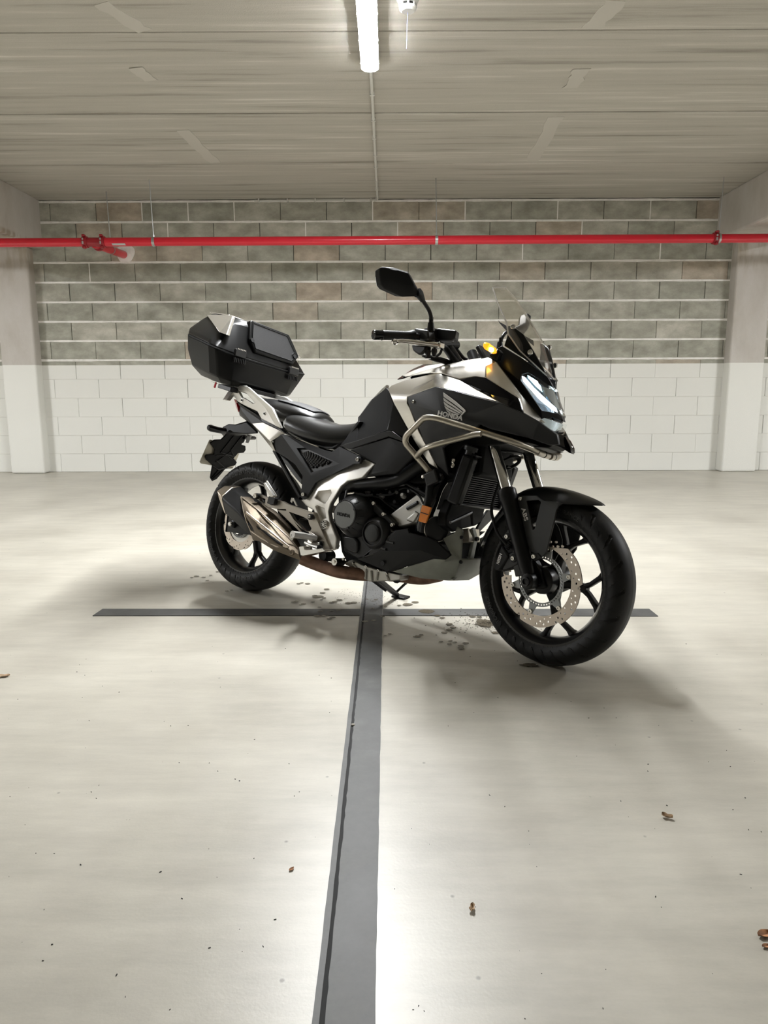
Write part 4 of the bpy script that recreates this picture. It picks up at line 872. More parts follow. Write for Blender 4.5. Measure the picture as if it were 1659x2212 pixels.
# ------------------------------------------------------------------ top case
def sym(ring):
    """ring of right-half points from front centre to rear centre -> closed symmetric ring"""
    r = [V3(p) for p in ring]; return r + [V3((p.x, -p.y, p.z)) for p in r[::-1]]
seam = [(-.052, -.10, 1.090), (-.056, -.19, 1.094), (-.080, -.292, 1.108), (-.12, -.305, 1.122), (-.36, -.248, 1.192), (-.44, -.19, 1.216), (-.485, -.08, 1.228)]
mid_ = [(-.058, -.10, 1.045), (-.062, -.19, 1.05), (-.094, -.268, 1.056), (-.135, -.282, 1.068), (-.35, -.244, 1.120), (-.43, -.19, 1.145), (-.475, -.08, 1.155)]
low_ = [(-.078, -.10, .985), (-.080, -.18, .978), (-.115, -.238, .990), (-.16, -.250, 1.002), (-.335, -.222, 1.050), (-.40, -.17, 1.065), (-.44, -.08, 1.072)]
bot_ = [(-.105, -.09, .966), (-.105, -.155, .962), (-.135, -.195, .966), (-.17, -.205, .974), (-.31, -.180, 1.008), (-.36, -.14, 1.020), (-.39, -.07, 1.026)]
base = part('top_case', loft([sym(seam), sym(mid_), sym(low_), sym(bot_)]), 'case_black', bevel=.006, smooth=22); tag(base, 'large black top case with silver garnish')
# lid rises from the seam; shoulders slope in towards a flat top
l0 = [V3(p) + V3((0, 0, .004)) for p in seam]
l1 = [(-.060, -.10, 1.125), (-.064, -.19, 1.126), (-.092, -.277, 1.137), (-.13, -.289, 1.151), (-.365, -.232, 1.222), (-.445, -.18, 1.25), (-.488, -.075, 1.262)]
l2 = [(-.100, -.10, 1.262), (-.108, -.135, 1.264), (-.132, -.168, 1.262), (-.18, -.180, 1.272), (-.355, -.155, 1.305), (-.42, -.13, 1.305), (-.46, -.06, 1.312)]
l3 = [(-.135, -.09, 1.292), (-.142, -.115, 1.294), (-.165, -.135, 1.296), (-.21, -.142, 1.302), (-.345, -.125, 1.330), (-.39, -.105, 1.330), (-.42, -.05, 1.334)]
lid = part('lid', loft([sym(l0), sym(l1), sym(l2), sym(l3)]), 'case_black', base, bevel=.010, bseg=3, smooth=24)
part('lid_seam', loft([sym([V3(p) + V3((0, 0, -.001)) for p in seam]), sym([V3((p[0] * .995, p[1] * .99, p[2] + .005)) for p in seam])]), 'dark_void', base, smooth=None)
# silver garnish wedge on the right (and left) shoulder, running over the top
def bil(u, v, A, B, C_, D): return V3(A).lerp(V3(B), u).lerp(V3(D).lerp(V3(C_), u), v)
gpts = [(-0.3666,-0.1500,1.3197),(-0.1652,-0.1560,1.3022),(-0.1270,-0.1820,1.2819),(-0.0706,-0.2460,1.1791),(-0.1010,-0.2660,1.1891)]
g_ = panel('garnish', gpts, [(0, 1, 2, 3, 4)], 'silver_paint', .02, parent=base, bevel=.003, smooth=30); tag(g_, 'silver garnish wedge')
part('garnish_top', plate([(-.375, -.125, 1.336), (-.205, -.140, 1.306), (-.205, .140, 1.306), (-.375, .125, 1.336)], (0, 0, .006)), 'silver_paint', base, bevel=.003)
kp = V3([(-0.1317,-0.2260,1.2146)][0])
part('case_lock', lathe([(.008, -.01), (.008, .004), (.006, .005)], kp, (.2, -.8, .45), 16), 'dark_void', base)
# raised front pad frame with plate and holes, in the sloping front of the lid
fr = [(-0.0959,-0.0889,1.2931),(-0.0938,0.1643,1.2861),(-0.0813,0.1905,1.2442),(-0.0640,0.2211,1.1867),(-0.0486,0.1720,1.1354),(-0.0489,-0.0807,1.1364),(-0.0660,-0.1134,1.1932),(-0.0933,-0.0970,1.2844)]
fpad = part('pad_frame', plate(fr, (-.035, 0, -.008)), 'case_black', base, bevel=.008, bseg=3); tag(fpad, 'raised black frame on the front of the lid')
fr2 = [(-0.0902,-0.0779,1.2807),(-0.0882,0.1449,1.2741),(-0.0659,0.1886,1.1998),(-0.0610,0.1671,1.1833),(-0.0551,0.1707,1.1636),(-0.0509,0.1593,1.1496),(-0.0528,-0.0801,1.1560),(-0.0681,-0.0924,1.2071)]
part('pad_plate', plate(fr2, (-.003, 0, 0)), 'seat_top', fpad, bevel=.001)
for c_ in [(-0.0573,0.1841,1.1776),(-0.0611,-0.0982,1.1904)]:
    part('pad_hole', lathe([(.0105, -.002), (.0105, .0025)], c_, (1, 0, .3), 20), 'dark_void', fpad)
gro = [(-0.0891,-0.0788,1.2804),(-0.0871,0.1438,1.2738),(-0.0649,0.1876,1.1996),(-0.0599,0.1661,1.1830),(-0.0540,0.1697,1.1633),(-0.0498,0.1582,1.1493),(-0.0517,-0.0811,1.1557),(-0.0670,-0.0933,1.2068),(-0.0891,-0.0788,1.2804)]
part('pad_groove', tube([V3(p) for p in gro], .0016, 6), 'dark_void', fpad)
# hinges
for s, (hx, hy, hz) in ((-1, (-.050, -.176, 1.100)), (1, (-.050, .176, 1.092))):
    c_ = V3((hx, hy, hz)); h_ = part('hinge', obox(c_ + V3((.004, 0, .008)), (1, 0, 0), (0, 1, 0), (0, 0, 1), .014, .066, .034), 'engine_black', base, bevel=.003)
    for k in range(7):
        part('hinge_rib', obox(c_ + V3((.004, -.030 + k * .010, -.026)), (1, 0, 0), (0, 1, 0), (0, 0, 1), .010, .005, .022), 'engine_black', base, bevel=.001)
    for k in range(6):
        part('hinge_tooth', obox(c_ + V3((.010, -.022 + k * .009, .026)), (1, 0, 0), (0, 1, 0), (0, 0, 1), .008, .004, .006), 'polished', base)
part('case_foot', obox((-.16, -.13, .955), (1, 0, -.2), (0, 1, 0), (.2, 0, 1), .10, .05, .022), 'engine_black', base, bevel=.003)
part('case_foot', obox((-.10, 0, .958), (1, 0, -.2), (0, 1, 0), (.2, 0, 1), .06, .18, .030), 'engine_black', base, bevel=.003)
part('release_tab', obox((-.235, -.15, .968), (.3, 0, 1), (0, 1, 0), (1, 0, -.3), .028, .006, .008), 'tail_red', base)

# ------------------------------------------------------------------ seat
# sections along x: (x, half width at base, z base, half width mid, z mid, half width top, z top, z crown)
def seat_ring(x, wb, zb, wm, zm, wt, zt, zcr):
    r = [V3((x, -wb * .55, zb - .004)), V3((x, -wb, zb)), V3((x, -wm, zm)), V3((x, -wt, zt)), V3((x, -wt * .5, zcr)), V3((x, 0, zcr + .002))]
    return r + [V3((x, -p.y, p.z)) for p in r[-2::-1]]
secs = [(.235, .120, .770, .150, .800, .125, .842, .846), (.28, .135, .748, .168, .785, .135, .842, .852), (.36, .140, .725, .172, .765, .138, .828, .838), (.45, .138, .706, .168, .748, .130, .808, .817),
        (.53, .130, .698, .155, .742, .115, .800, .808), (.60, .118, .703, .136, .750, .095, .808, .816), (.66, .105, .725, .115, .770, .080, .826, .833), (.70, .090, .760, .098, .795, .070, .838, .843), (.715, .075, .79, .085, .815, .06, .835, .838)]
st_ = part('rider_seat', loft([seat_ring(*q) for q in secs]), 'seat_vinyl', subsurf=2, smooth=180); tag(st_, 'black vinyl rider seat')
secs2 = [(-.03, .085, .86, .105, .885, .085, .915, .920), (.05, .105, .838, .135, .872, .105, .915, .921), (.14, .115, .815, .155, .862, .110, .905, .916), (.22, .110, .805, .150, .850, .105, .892, .906), (.30, .090, .80, .130, .845, .09, .875, .888), (.36, .07, .80, .095, .835, .06, .855, .865), (.39, .05, .80, .06, .825, .03, .838, .842)]
ps = part('pillion_seat', loft([seat_ring(*q) for q in secs2]), 'seat_vinyl', subsurf=2, smooth=180); tag(ps, 'black pillion seat with suede top')
part('seat_base', plate([(0.2174,-0.1250,0.7847),(0.2546,-0.1250,0.7647),(0.4962,-0.1250,0.7060),(0.5499,-0.1250,0.7084),(0.6090,-0.1250,0.7321),(0.6732,-0.1250,0.8173),(0.6889,-0.1250,0.8177),(0.6219,-0.1250,0.7326),(0.5518,-0.1250,0.6961),(0.5081,-0.1250,0.6952),(0.2492,-0.1250,0.7513)], (0, .25, 0)), 'engine_black', bevel=.003)

v_ = []; f_ = []
tops = [q for q in secs2 if .08 < q[0] < .37]
rws = [[V3((x, -wt * t, zt + (zc_ + .002 - zt) * (1 - abs(t)) ** .6 + .0045)) for t in (.95, .6, .25, 0, -.25, -.6, -.95)] for x, wb, zb, wm, zm, wt, zt, zc_ in tops]
part('seat_suede', solid(*grid(rws), (0, 0, -.006)), 'seat_top', ps, subsurf=1, smooth=180)
part('seat_strap', tube([rws[-1][0] + V3((-.03, 0, .006)), rws[-1][3] + V3((-.03, 0, .008)), rws[-1][6] + V3((-.03, 0, .006))], .004, 6), 'black_satin', ps)

# ------------------------------------------------------------------ tank cover (black) and side covers below it
tk = [(0.5997,-0.0400,0.8443),(0.6299,-0.0600,0.8531),(0.6905,-0.0700,0.9170),(0.7728,-0.1000,0.9503),(0.7895,-0.1100,0.9592),(0.8470,-0.1680,0.9398),(0.8929,-0.1780,0.8805),(0.9817,-0.1880,0.7829),(0.9701,-0.1960,0.7508),(0.9153,-0.2000,0.7739),(0.8922,-0.2000,0.7757),(0.7198,-0.1720,0.7308),(0.6146,-0.1500,0.7106),(0.6575,-0.1050,0.8102)]
panel('tank_cover', tk, [(0, 1, 11, 12, 13), (1, 2, 10, 11), (2, 3, 5, 6, 10), (3, 4, 5), (6, 7, 8, 9, 10)], 'black_satin', .02, smooth=32, bevel=.003)
t2 = [(0.7911,-0.1120,0.9588),(0.7728,-0.1000,0.9503),(0.6922,-0.0720,0.9167),(0.6299,-0.0600,0.8531),(0.5997,-0.0400,0.8443),(0.5954,-0.0200,0.8619),(0.6389,-0.0200,0.9200),(0.6818,-0.0200,0.9516),(0.7001,-0.0200,0.9743),(0.7275,-0.0300,0.9863)]
panel('tank_ridge', t2, [(0, 1, 8, 9), (1, 2, 6, 7, 8), (2, 3, 5, 6), (3, 4, 5)], 'black_gloss', .02, smooth=40)
part('tank_core', loft([[V3((x, y, z)) for y, z in ((-w_, zb), (w_, zb), (w_ * .95, zm), (w_ * .5, zt), (-w_ * .5, zt), (-w_ * .95, zm))] for x, w_, zb, zm, zt in ((.70, .07, .62, .76, .80), (.76, .10, .60, .80, .855), (.84, .12, .58, .86, .93), (1.00, .13, .58, .93, .985), (1.15, .13, .60, .94, 1.0), (1.28, .12, .64, .92, .99))]), 'engine_dark', bevel=.01)
# lower side panel of the tank, two steps
ls = [(0.6274,-0.1680,0.7089),(0.8956,-0.2040,0.7739),(0.9199,-0.2060,0.7731),(0.9852,-0.2060,0.7398),(0.9758,-0.2050,0.7345),(0.9023,-0.2000,0.7514),(0.7320,-0.1820,0.7056),(0.6923,-0.1780,0.6951)]
panel('tank_shoulder', ls, [(0, 1, 5, 6, 7), (1, 2, 3, 4, 5)], 'black_satin', .016, smooth=25, bevel=.003)
lt = [(0.6940,-0.1760,0.6930),(0.7322,-0.1820,0.7043),(0.9011,-0.1980,0.7491),(0.9753,-0.2040,0.7333),(1.0417,-0.2050,0.6872),(0.9506,-0.1900,0.6122),(0.7763,-0.1720,0.5883),(0.8031,-0.1780,0.6030),(0.8390,-0.1840,0.6458),(0.7727,-0.1820,0.6674),(0.7562,-0.1800,0.6721),(0.8930,-0.1960,0.7270),(0.9246,-0.2000,0.7317),(0.9789,-0.2060,0.6964),(0.9019,-0.1960,0.6211)]
panel('tank_lower', lt, [(0, 1, 11, 8, 9, 10), (1, 2, 12, 11), (2, 3, 13, 12), (3, 4, 5, 14, 13), (5, 6, 7, 14), (11, 12, 13, 14, 7, 8)], 'black_plastic', .016, smooth=20, bevel=.004)
part('air_duct', tube(spline([(0.6160,-0.1300,0.5356),(0.6866,-0.1500,0.5489),(0.8230,-0.1550,0.5661),(0.9270,-0.1500,0.5900),(1.0008,-0.1500,0.6342),(1.0481,-0.1500,0.6670)], 5), [.026] * 26, 16), 'black_satin')

# ------------------------------------------------------------------ silver side fairing
sf = [(0.8468,-0.1700,0.9408),(0.8550,-0.1600,0.9572),(0.9129,-0.1580,0.9768),(1.0544,-0.1640,1.0018),(1.0783,-0.1680,1.0006),(1.1029,-0.1860,0.9921),(1.1907,-0.1960,0.9679),(1.3737,-0.2120,0.8859),(1.2991,-0.2280,0.8996),(1.2022,-0.2360,0.9216),(1.1144,-0.2320,0.9370),(0.9799,-0.2140,0.9023),(0.9809,-0.2120,0.8767),(0.9976,-0.2120,0.8580),(1.0452,-0.2060,0.7748),(1.0945,-0.1900,0.7018),(1.1251,-0.1700,0.6438),(1.0794,-0.1660,0.6613),(1.0106,-0.1860,0.7461),(0.9817,-0.1880,0.7829),(0.8929,-0.1780,0.8805),(1.0026,-0.2050,0.9399),(0.9439,-0.1960,0.8881),(1.0811,-0.1900,0.9773)]
# 0 corner,1,2,3,4,5,6,7tip,8,9,10 black top corner,11 black left corner,12,13,14,15,16 lower tip,17..20 rear edge,21 mid upper,22 mid leg,23 upper mid
panel('side_fairing', sf, [(0, 1, 2, 21), (2, 3, 23, 21), (3, 4, 5, 23), (5, 6, 9, 10, 23), (6, 7, 8, 9), (23, 10, 11, 21), (0, 21, 11, 22), (22, 11, 12), (0, 22, 20), (22, 12, 13, 14, 19, 20), (14, 15, 18, 19), (15, 16, 17, 18)], 'silver_paint', .012, smooth=32, bevel=.003)
# upper cowl in silver: from the tank top to the headlight
uc = [(0.9109,-0.1500,0.9932),(1.0267,-0.1500,1.0211),(1.1202,-0.1400,1.0374),(1.2740,-0.1500,1.0565),(1.3120,-0.1650,1.0369),(1.4041,-0.1280,0.9302),(1.4783,-0.0900,0.8464),(1.4871,-0.0800,0.8403),(1.4739,-0.0940,0.8364),(1.4362,-0.1580,0.8600),(1.4245,-0.1820,0.9064),(1.3000,-0.2000,0.9730),(1.2589,-0.2050,0.9772),(1.1904,-0.1960,0.9703),(1.1012,-0.1840,0.9950),(1.0443,-0.1720,1.0020),(1.1489,-0.1720,1.0174),(1.2870,-0.1880,1.0182)]
panel('upper_cowl', uc, [(0, 1, 15), (1, 2, 16, 14, 15), (2, 3, 17, 16), (16, 17, 11, 12, 13, 14), (3, 4, 17), (4, 5, 10, 11, 17), (5, 6, 8, 9, 10), (6, 7, 8)], 'silver_paint', .012, smooth=35, bevel=.003)
panel('cowl_top', [(0.9109,-0.1500,0.9932),(1.0267,-0.1500,1.0211),(1.1202,-0.1400,1.0374),(1.2740,-0.1500,1.0565),(1.2059,-0.0600,1.0805),(1.0687,-0.0550,1.0677),(0.9321,-0.0550,1.0552),(0.8292,-0.0700,1.0162)], [(0, 1, 6, 7), (1, 2, 5, 6), (2, 3, 4, 5)], 'silver_paint', .006, smooth=40)
panel('tank_lid', [(0.8314,-0.1000,0.9933),(0.8603,-0.0950,0.9994),(0.9531,-0.0950,1.0351),(1.0104,-0.1000,1.0328),(1.0827,-0.0900,1.0399),(1.0542,-0.0400,1.0618),(0.9940,-0.0200,1.0663),(0.8963,-0.0200,1.0708),(0.8487,-0.0200,1.0538),(0.8057,-0.0300,1.0244)], [(0, 1, 8, 9), (1, 2, 7, 8), (2, 3, 4, 5, 6, 7)], 'black_gloss', .01, smooth=30)
ik = [(1.1881,-0.1920,0.9687),(1.2559,-0.2000,0.9773),(1.2971,-0.1950,0.9731),(1.4246,-0.1820,0.9054),(1.4402,-0.1640,0.8600),(1.3970,-0.1900,0.8748),(1.3505,-0.2040,0.8904),(1.3177,-0.1900,0.9184),(1.3870,-0.1780,0.9023)]
panel('intake_panel', ik, [(0, 1, 2, 7), (2, 3, 8, 7), (3, 4, 5, 8), (7, 8, 5, 6)], 'black_gloss', .012, smooth=30)
panel('intake_lip', [(1.1012,-0.1840,0.9950),(1.1881,-0.1920,0.9687),(1.3507,-0.2040,0.8890),(1.3744,-0.2080,0.8838),(1.1927,-0.1980,0.9626),(1.1048,-0.1880,0.9877)], [(0, 1, 4, 5), (1, 2, 3, 4)], 'engine_dark', .01)
# black side panel carrying the emblem
bp_ = [(0.9814,-0.2160,0.9019),(1.1158,-0.2340,0.9366),(1.2048,-0.2400,0.9208),(1.3015,-0.2320,0.8989),(1.3762,-0.2160,0.8838),(1.4441,-0.1680,0.8576),(1.4817,-0.1100,0.8355),(1.5232,-0.0500,0.8038),(1.5352,-0.0520,0.7675),(1.5097,-0.0800,0.7618),(1.4613,-0.1200,0.7762),(1.3312,-0.1850,0.7973),(1.2950,-0.2000,0.8105),(1.2543,-0.1960,0.7694),(1.1621,-0.1860,0.7356),(1.1437,-0.1820,0.7230),(1.1719,-0.1680,0.6239),(1.1229,-0.1720,0.6562),(1.0662,-0.1920,0.7280),(0.9881,-0.2140,0.8756),(1.1646,-0.2480,0.8403),(1.2964,-0.2380,0.8443),(1.0384,-0.2280,0.8861)]
emb_panel = panel('side_panel', bp_, [(0, 1, 20, 22), (1, 2, 20), (2, 3, 21, 20), (3, 4, 21), (4, 5, 11, 12, 21), (5, 6, 10, 11), (6, 7, 8, 9, 10), (0, 22, 19), (22, 20, 18, 19), (20, 21, 12, 13, 14, 15, 18), (15, 16, 17, 18)], 'panel_black', .014, smooth=28, bevel=.003)
bolt([(1.0193,-0.2260,0.8823)][0], .006, emb_panel, h=.004)
part('panel_inner', plate([(0.9982,-0.1500,0.8280),(1.2796,-0.1500,0.7913),(1.4680,-0.1500,0.7609),(1.3400,-0.1500,0.7459),(1.2087,-0.1500,0.7350),(1.1798,-0.1500,0.6943),(1.1590,-0.1500,0.6336),(1.1228,-0.1500,0.6811)], (0, .30, 0)), 'engine_dark', bevel=.004)

part('nose_under', plate([(1.2128,-0.0600,0.8172),(1.4470,-0.0600,0.7806),(1.5198,-0.0600,0.7681),(1.5014,-0.0600,0.7546),(1.4451,-0.0600,0.7553),(1.2872,-0.0600,0.7701)], (0, .12, 0)), 'engine_dark', bevel=.004)

# ------------------------------------------------------------------ emblem: feathered wing and lettering
wing = []
wing.append([(1.1626,-0.2500,0.9127),(1.2157,-0.2490,0.8826),(1.2589,-0.2480,0.8532),(1.2631,-0.2480,0.8467),(1.2472,-0.2480,0.8304),(1.2431,-0.2480,0.8322),(1.2560,-0.2480,0.8466),(1.2115,-0.2490,0.8731),(1.1818,-0.2500,0.8889),(1.1670,-0.2500,0.8974)])
wing.append([(1.1664,-0.2510,0.8939),(1.1885,-0.2500,0.8813),(1.2182,-0.2490,0.8647),(1.2518,-0.2480,0.8451),(1.2484,-0.2480,0.8417),(1.2132,-0.2490,0.8608),(1.1838,-0.2500,0.8746),(1.1703,-0.2510,0.8829)])
wing.append([(1.1695,-0.2510,0.8800),(1.1904,-0.2500,0.8680),(1.2197,-0.2490,0.8543),(1.2464,-0.2480,0.8408),(1.2423,-0.2480,0.8379),(1.2148,-0.2490,0.8495),(1.1886,-0.2500,0.8604),(1.1751,-0.2510,0.8686)])
wing.append([(1.1749,-0.2510,0.8657),(1.1950,-0.2500,0.8547),(1.2403,-0.2480,0.8364),(1.2352,-0.2480,0.8335),(1.1990,-0.2500,0.8462),(1.1815,-0.2510,0.8553)])
wing.append([(1.1830,-0.2510,0.8525),(1.1994,-0.2500,0.8434),(1.2327,-0.2480,0.8320),(1.2268,-0.2480,0.8300),(1.2048,-0.2500,0.8368),(1.1910,-0.2500,0.8433)])
wing.append([(1.1977,-0.2500,0.8358),(1.2117,-0.2500,0.8360),(1.2243,-0.2490,0.8289),(1.2419,-0.2480,0.8294),(1.2317,-0.2480,0.8226),(1.2183,-0.2490,0.8240)])
em = None
for q in wing:
    o = part('wing_emblem' if em is None else 'feather', plate([V3(p) for p in q], (0, .004, 0)), 'logo_silver', emb_panel, smooth=None)
    em = em or o
q = [V3(p) for p in [(1.1523,-0.2520,0.8403),(1.2577,-0.2500,0.8228),(1.1503,-0.2520,0.8297)]]
tv, tf = text_mesh('HONDA', .040, .001, .0012)
xs = [p.x for p in tv]; ys = [p.y for p in tv]; wd = max(xs) - min(xs)
ex = (q[1] - q[0]); ey = (q[0] - q[2]).normalized(); sc_ = ex.length / wd
part('emblem_lettering', place(([V3((p.x * sc_, p.y * sc_ * .8, p.z)) for p in tv], tf), (q[0] + q[1]) / 2 + V3((0, -.002, -.002)), ex, ey, ex.cross(ey)), 'logo_silver', emb_panel, smooth=None)

# ------------------------------------------------------------------ nose, beak, headlight
nose = [(1.2633,-0.1200,1.0561),(1.2841,-0.1200,1.0957),(1.3022,-0.1200,1.1050),(1.3787,-0.1040,1.0621),(1.4551,-0.0440,1.0086),(1.4654,-0.0200,0.9851),(1.4696,-0.0160,0.9731),(1.4061,-0.0960,1.0112),(1.3916,-0.1140,1.0020),(1.3929,-0.1200,0.9798),(1.4740,-0.0940,0.8790),(1.4965,-0.0480,0.8647),(1.5214,0.0000,0.8547),(1.5131,0.0000,0.8729),(1.5100,-0.0320,0.8788),(1.4729,-0.0760,0.8458)]
panel('nose', nose, [(0, 1, 2, 3, 8, 9), (3, 4, 5, 6, 7, 8), (9, 10, 15, 0), ], 'black_satin', .012, smooth=40)
panel('lamp_chin', nose, [(10, 14, 11, 15), (14, 13, 12, 11)], 'black_satin', .012, smooth=40)
bk_ = [(1.4816,-0.1080,0.8368),(1.4975,-0.0700,0.8195),(1.5072,-0.0300,0.8118),(1.5337,-0.0100,0.8043),(1.5459,0.0000,0.7908),(1.5631,0.0000,0.7649),(1.5662,0.0000,0.7469),(1.5649,-0.0200,0.7430),(1.5310,-0.0500,0.7653),(1.5140,-0.0400,0.7938),(1.5109,-0.0550,0.7777)]
panel('beak', bk_, [(0, 1, 10), (1, 2, 9, 10), (2, 3, 4, 9), (4, 5, 6, 7, 8, 9)], 'black_gloss', .02, smooth=40)
part('beak_floor', plate([(1.5660,0.0000,0.7483),(1.5314,-0.0500,0.7626),(1.4650,-0.0900,0.7710),(1.3354,-0.1500,0.8110)] + [V3((p[0], -p[1], p[2])) for p in [(1.3354,-0.1500,0.8110),(1.4650,-0.0900,0.7710),(1.5314,-0.0500,0.7626)]], (0, 0, .006)), 'engine_dark', bevel=.002)
# headlight bowl, light guide, LED core, cover glass
hb = [(1.3896,-0.1100,1.0015),(1.4062,-0.0960,1.0103),(1.4705,-0.0200,0.9737),(1.4828,-0.0060,0.9423),(1.5139,-0.0030,0.8766),(1.5100,-0.0320,0.8788),(1.4711,-0.0880,0.8800),(1.3911,-0.1170,0.9818)]
hd = [V3(p) + V3((-.035, .01, 0)) for p in hb]
lamp_bowl = panel('headlight', hd, [(0, 1, 2, 7), (2, 3, 6, 7), (3, 4, 5, 6)], 'lamp_chrome', .004, smooth=40); tag(lamp_bowl, 'lit headlight with white light bar')
panel('light_guide', [(1.3929,-0.1140,0.9964),(1.4014,-0.1100,0.9943),(1.4354,-0.0980,0.9587),(1.4704,-0.0600,0.9239),(1.4931,-0.0240,0.9010),(1.5009,-0.0220,0.8845),(1.4875,-0.0420,0.8902),(1.4574,-0.0820,0.9171),(1.4027,-0.1170,0.9761)], [(0, 1, 8), (1, 2, 7, 8), (2, 3, 6, 7), (3, 4, 5, 6)], 'led_white', .006, parent=lamp_bowl, smooth=40)
panel('led_reflector', [(1.4029,-0.0940,1.0046),(1.4256,-0.0740,0.9915),(1.4459,-0.0660,0.9705),(1.4569,-0.0700,0.9472),(1.4381,-0.0860,0.9638),(1.4116,-0.1020,0.9916)], [(0, 1, 2, 3, 4, 5)], 'led_core', .004, parent=lamp_bowl, smooth=40)
for s_ in (-1, 1):
    cc_ = V3([(1.4342,-0.0820,0.9786)][0]); part('led_chip', lathe([(.001, 0), (.006, .002), (.006, .004), (.001, .006)], (cc_.x, -s_ * cc_.y if s_ > 0 else cc_.y, cc_.z), (.8, s_ * .4, .2), 12), 'led_chip', lamp_bowl)
panel('led_projector', [(1.4505,-0.0560,0.9696),(1.4714,-0.0280,0.9665),(1.4874,-0.0200,0.9313),(1.5075,-0.0200,0.8920),(1.4889,-0.0440,0.9101),(1.4604,-0.0640,0.9456)], [(0, 1, 2, 3, 4, 5)], 'lamp_chrome', .02, parent=lamp_bowl, smooth=40)
panel('headlight_glass', hb, [(0, 1, 2, 7), (2, 3, 6, 7), (3, 4, 5, 6)], 'lens_thin', .002, parent=lamp_bowl, smooth=40)
pl_ = [(1.4822,-0.1000,0.8381),(1.4874,-0.0980,0.8482),(1.4937,-0.0850,0.8559),(1.5072,-0.0550,0.8527),(1.5155,-0.0060,0.8508),(1.4985,-0.0060,0.8192),(1.4985,-0.0250,0.8150),(1.4934,-0.0650,0.8216)]
posl = panel('position_lamp', [V3(p) + V3((-.012, .004, 0)) for p in pl_], [(0, 1, 2, 7), (2, 3, 6, 7), (3, 4, 5, 6)], 'lamp_chrome', .01, smooth=30)
panel('position_glass', pl_, [(0, 1, 2, 7), (2, 3, 6, 7), (3, 4, 5, 6)], 'lens_thin', .002, smooth=30)

# ------------------------------------------------------------------ windscreen
cen = [V3(p) for p in [(1.2193,0.0150,1.3595),(1.2686,0.0150,1.3169),(1.3155,0.0150,1.2599),(1.3562,0.0150,1.1955),(1.3953,0.0150,1.1265),(1.4261,0.0150,1.0704),(1.4512,0.0150,1.0099)]]
edg = [V3(p) for p in [(1.2288,-0.1050,1.3243),(1.2680,-0.1280,1.2608),(1.3007,-0.1420,1.2174),(1.3286,-0.1520,1.1791),(1.3455,-0.1580,1.1346),(1.3750,-0.1150,1.0850),(1.4554,-0.0450,1.0098)]]
rows = []
for i in range(7):
    c_, e_ = V3((cen[i].x, 0, cen[i].z)), edg[i]; row = []
    for k in range(-6, 7):
        t = abs(k) / 6; p = c_.lerp(e_, t ** 1.0); p = V3((p.x + (c_.x - e_.x) * (t - t * t) * .8, (1 if k > 0 else -1) * abs(e_.y) * t, p.z)); row.append(p)
    rows.append(row)
v_, f_ = grid(rows)
scr = part('windscreen', solid(v_, f_, (-.0035, 0, -.001)), 'screen_clear', smooth=60); tag(scr, 'clear tinted windscreen')
part('screen_rim', tube([p for p in rows[0]], .0026, 6), 'screen_edge', scr)
part('screen_rim', tube([r[0] for r in rows], .0026, 6), 'screen_edge', scr); part('screen_rim', tube([r[-1] for r in rows], .0022, 6), 'screen_edge', scr)
panel('screen_mount', [(1.3268,-0.1350,1.1724),(1.3458,-0.1280,1.1676),(1.3770,-0.1100,1.1452),(1.4084,-0.0850,1.0937),(1.4475,-0.0450,1.0241),(1.4444,-0.0500,1.0188),(1.3854,-0.1050,1.0617),(1.3262,-0.1450,1.0980),(1.3313,-0.1400,1.1343)], [(0, 1, 2, 8), (2, 3, 6, 7, 8), (3, 4, 5, 6)], 'black_gloss', .01, smooth=40)
panel('screen_bracket', [(1.2558,-0.0900,1.2087),(1.2658,-0.0880,1.1999),(1.3061,-0.1100,1.1802),(1.3124,-0.1100,1.1570),(1.2647,-0.0880,1.1956)], [(0, 1, 2, 3, 4)], 'grey_plastic', .004)
for p in [(1.3555,-0.1500,1.1618),(1.4105,-0.1060,1.0809)]:
    bolt(p, .0095, scr, axis=(.3, -1, .3), h=.005)
for p in [(1.3555,-0.1500,1.1618),(1.4105,-0.1060,1.0809)]:
    bolt((p[0], -p[1], p[2]), .0095, scr, axis=(.3, 1, .3), h=.005)
part('instrument_panel', obox((1.215, 0, 1.075), (.75, 0, .55), (0, 1, 0), (-.55, 0, .75), .02, .20, .10), 'engine_black', bevel=.006)
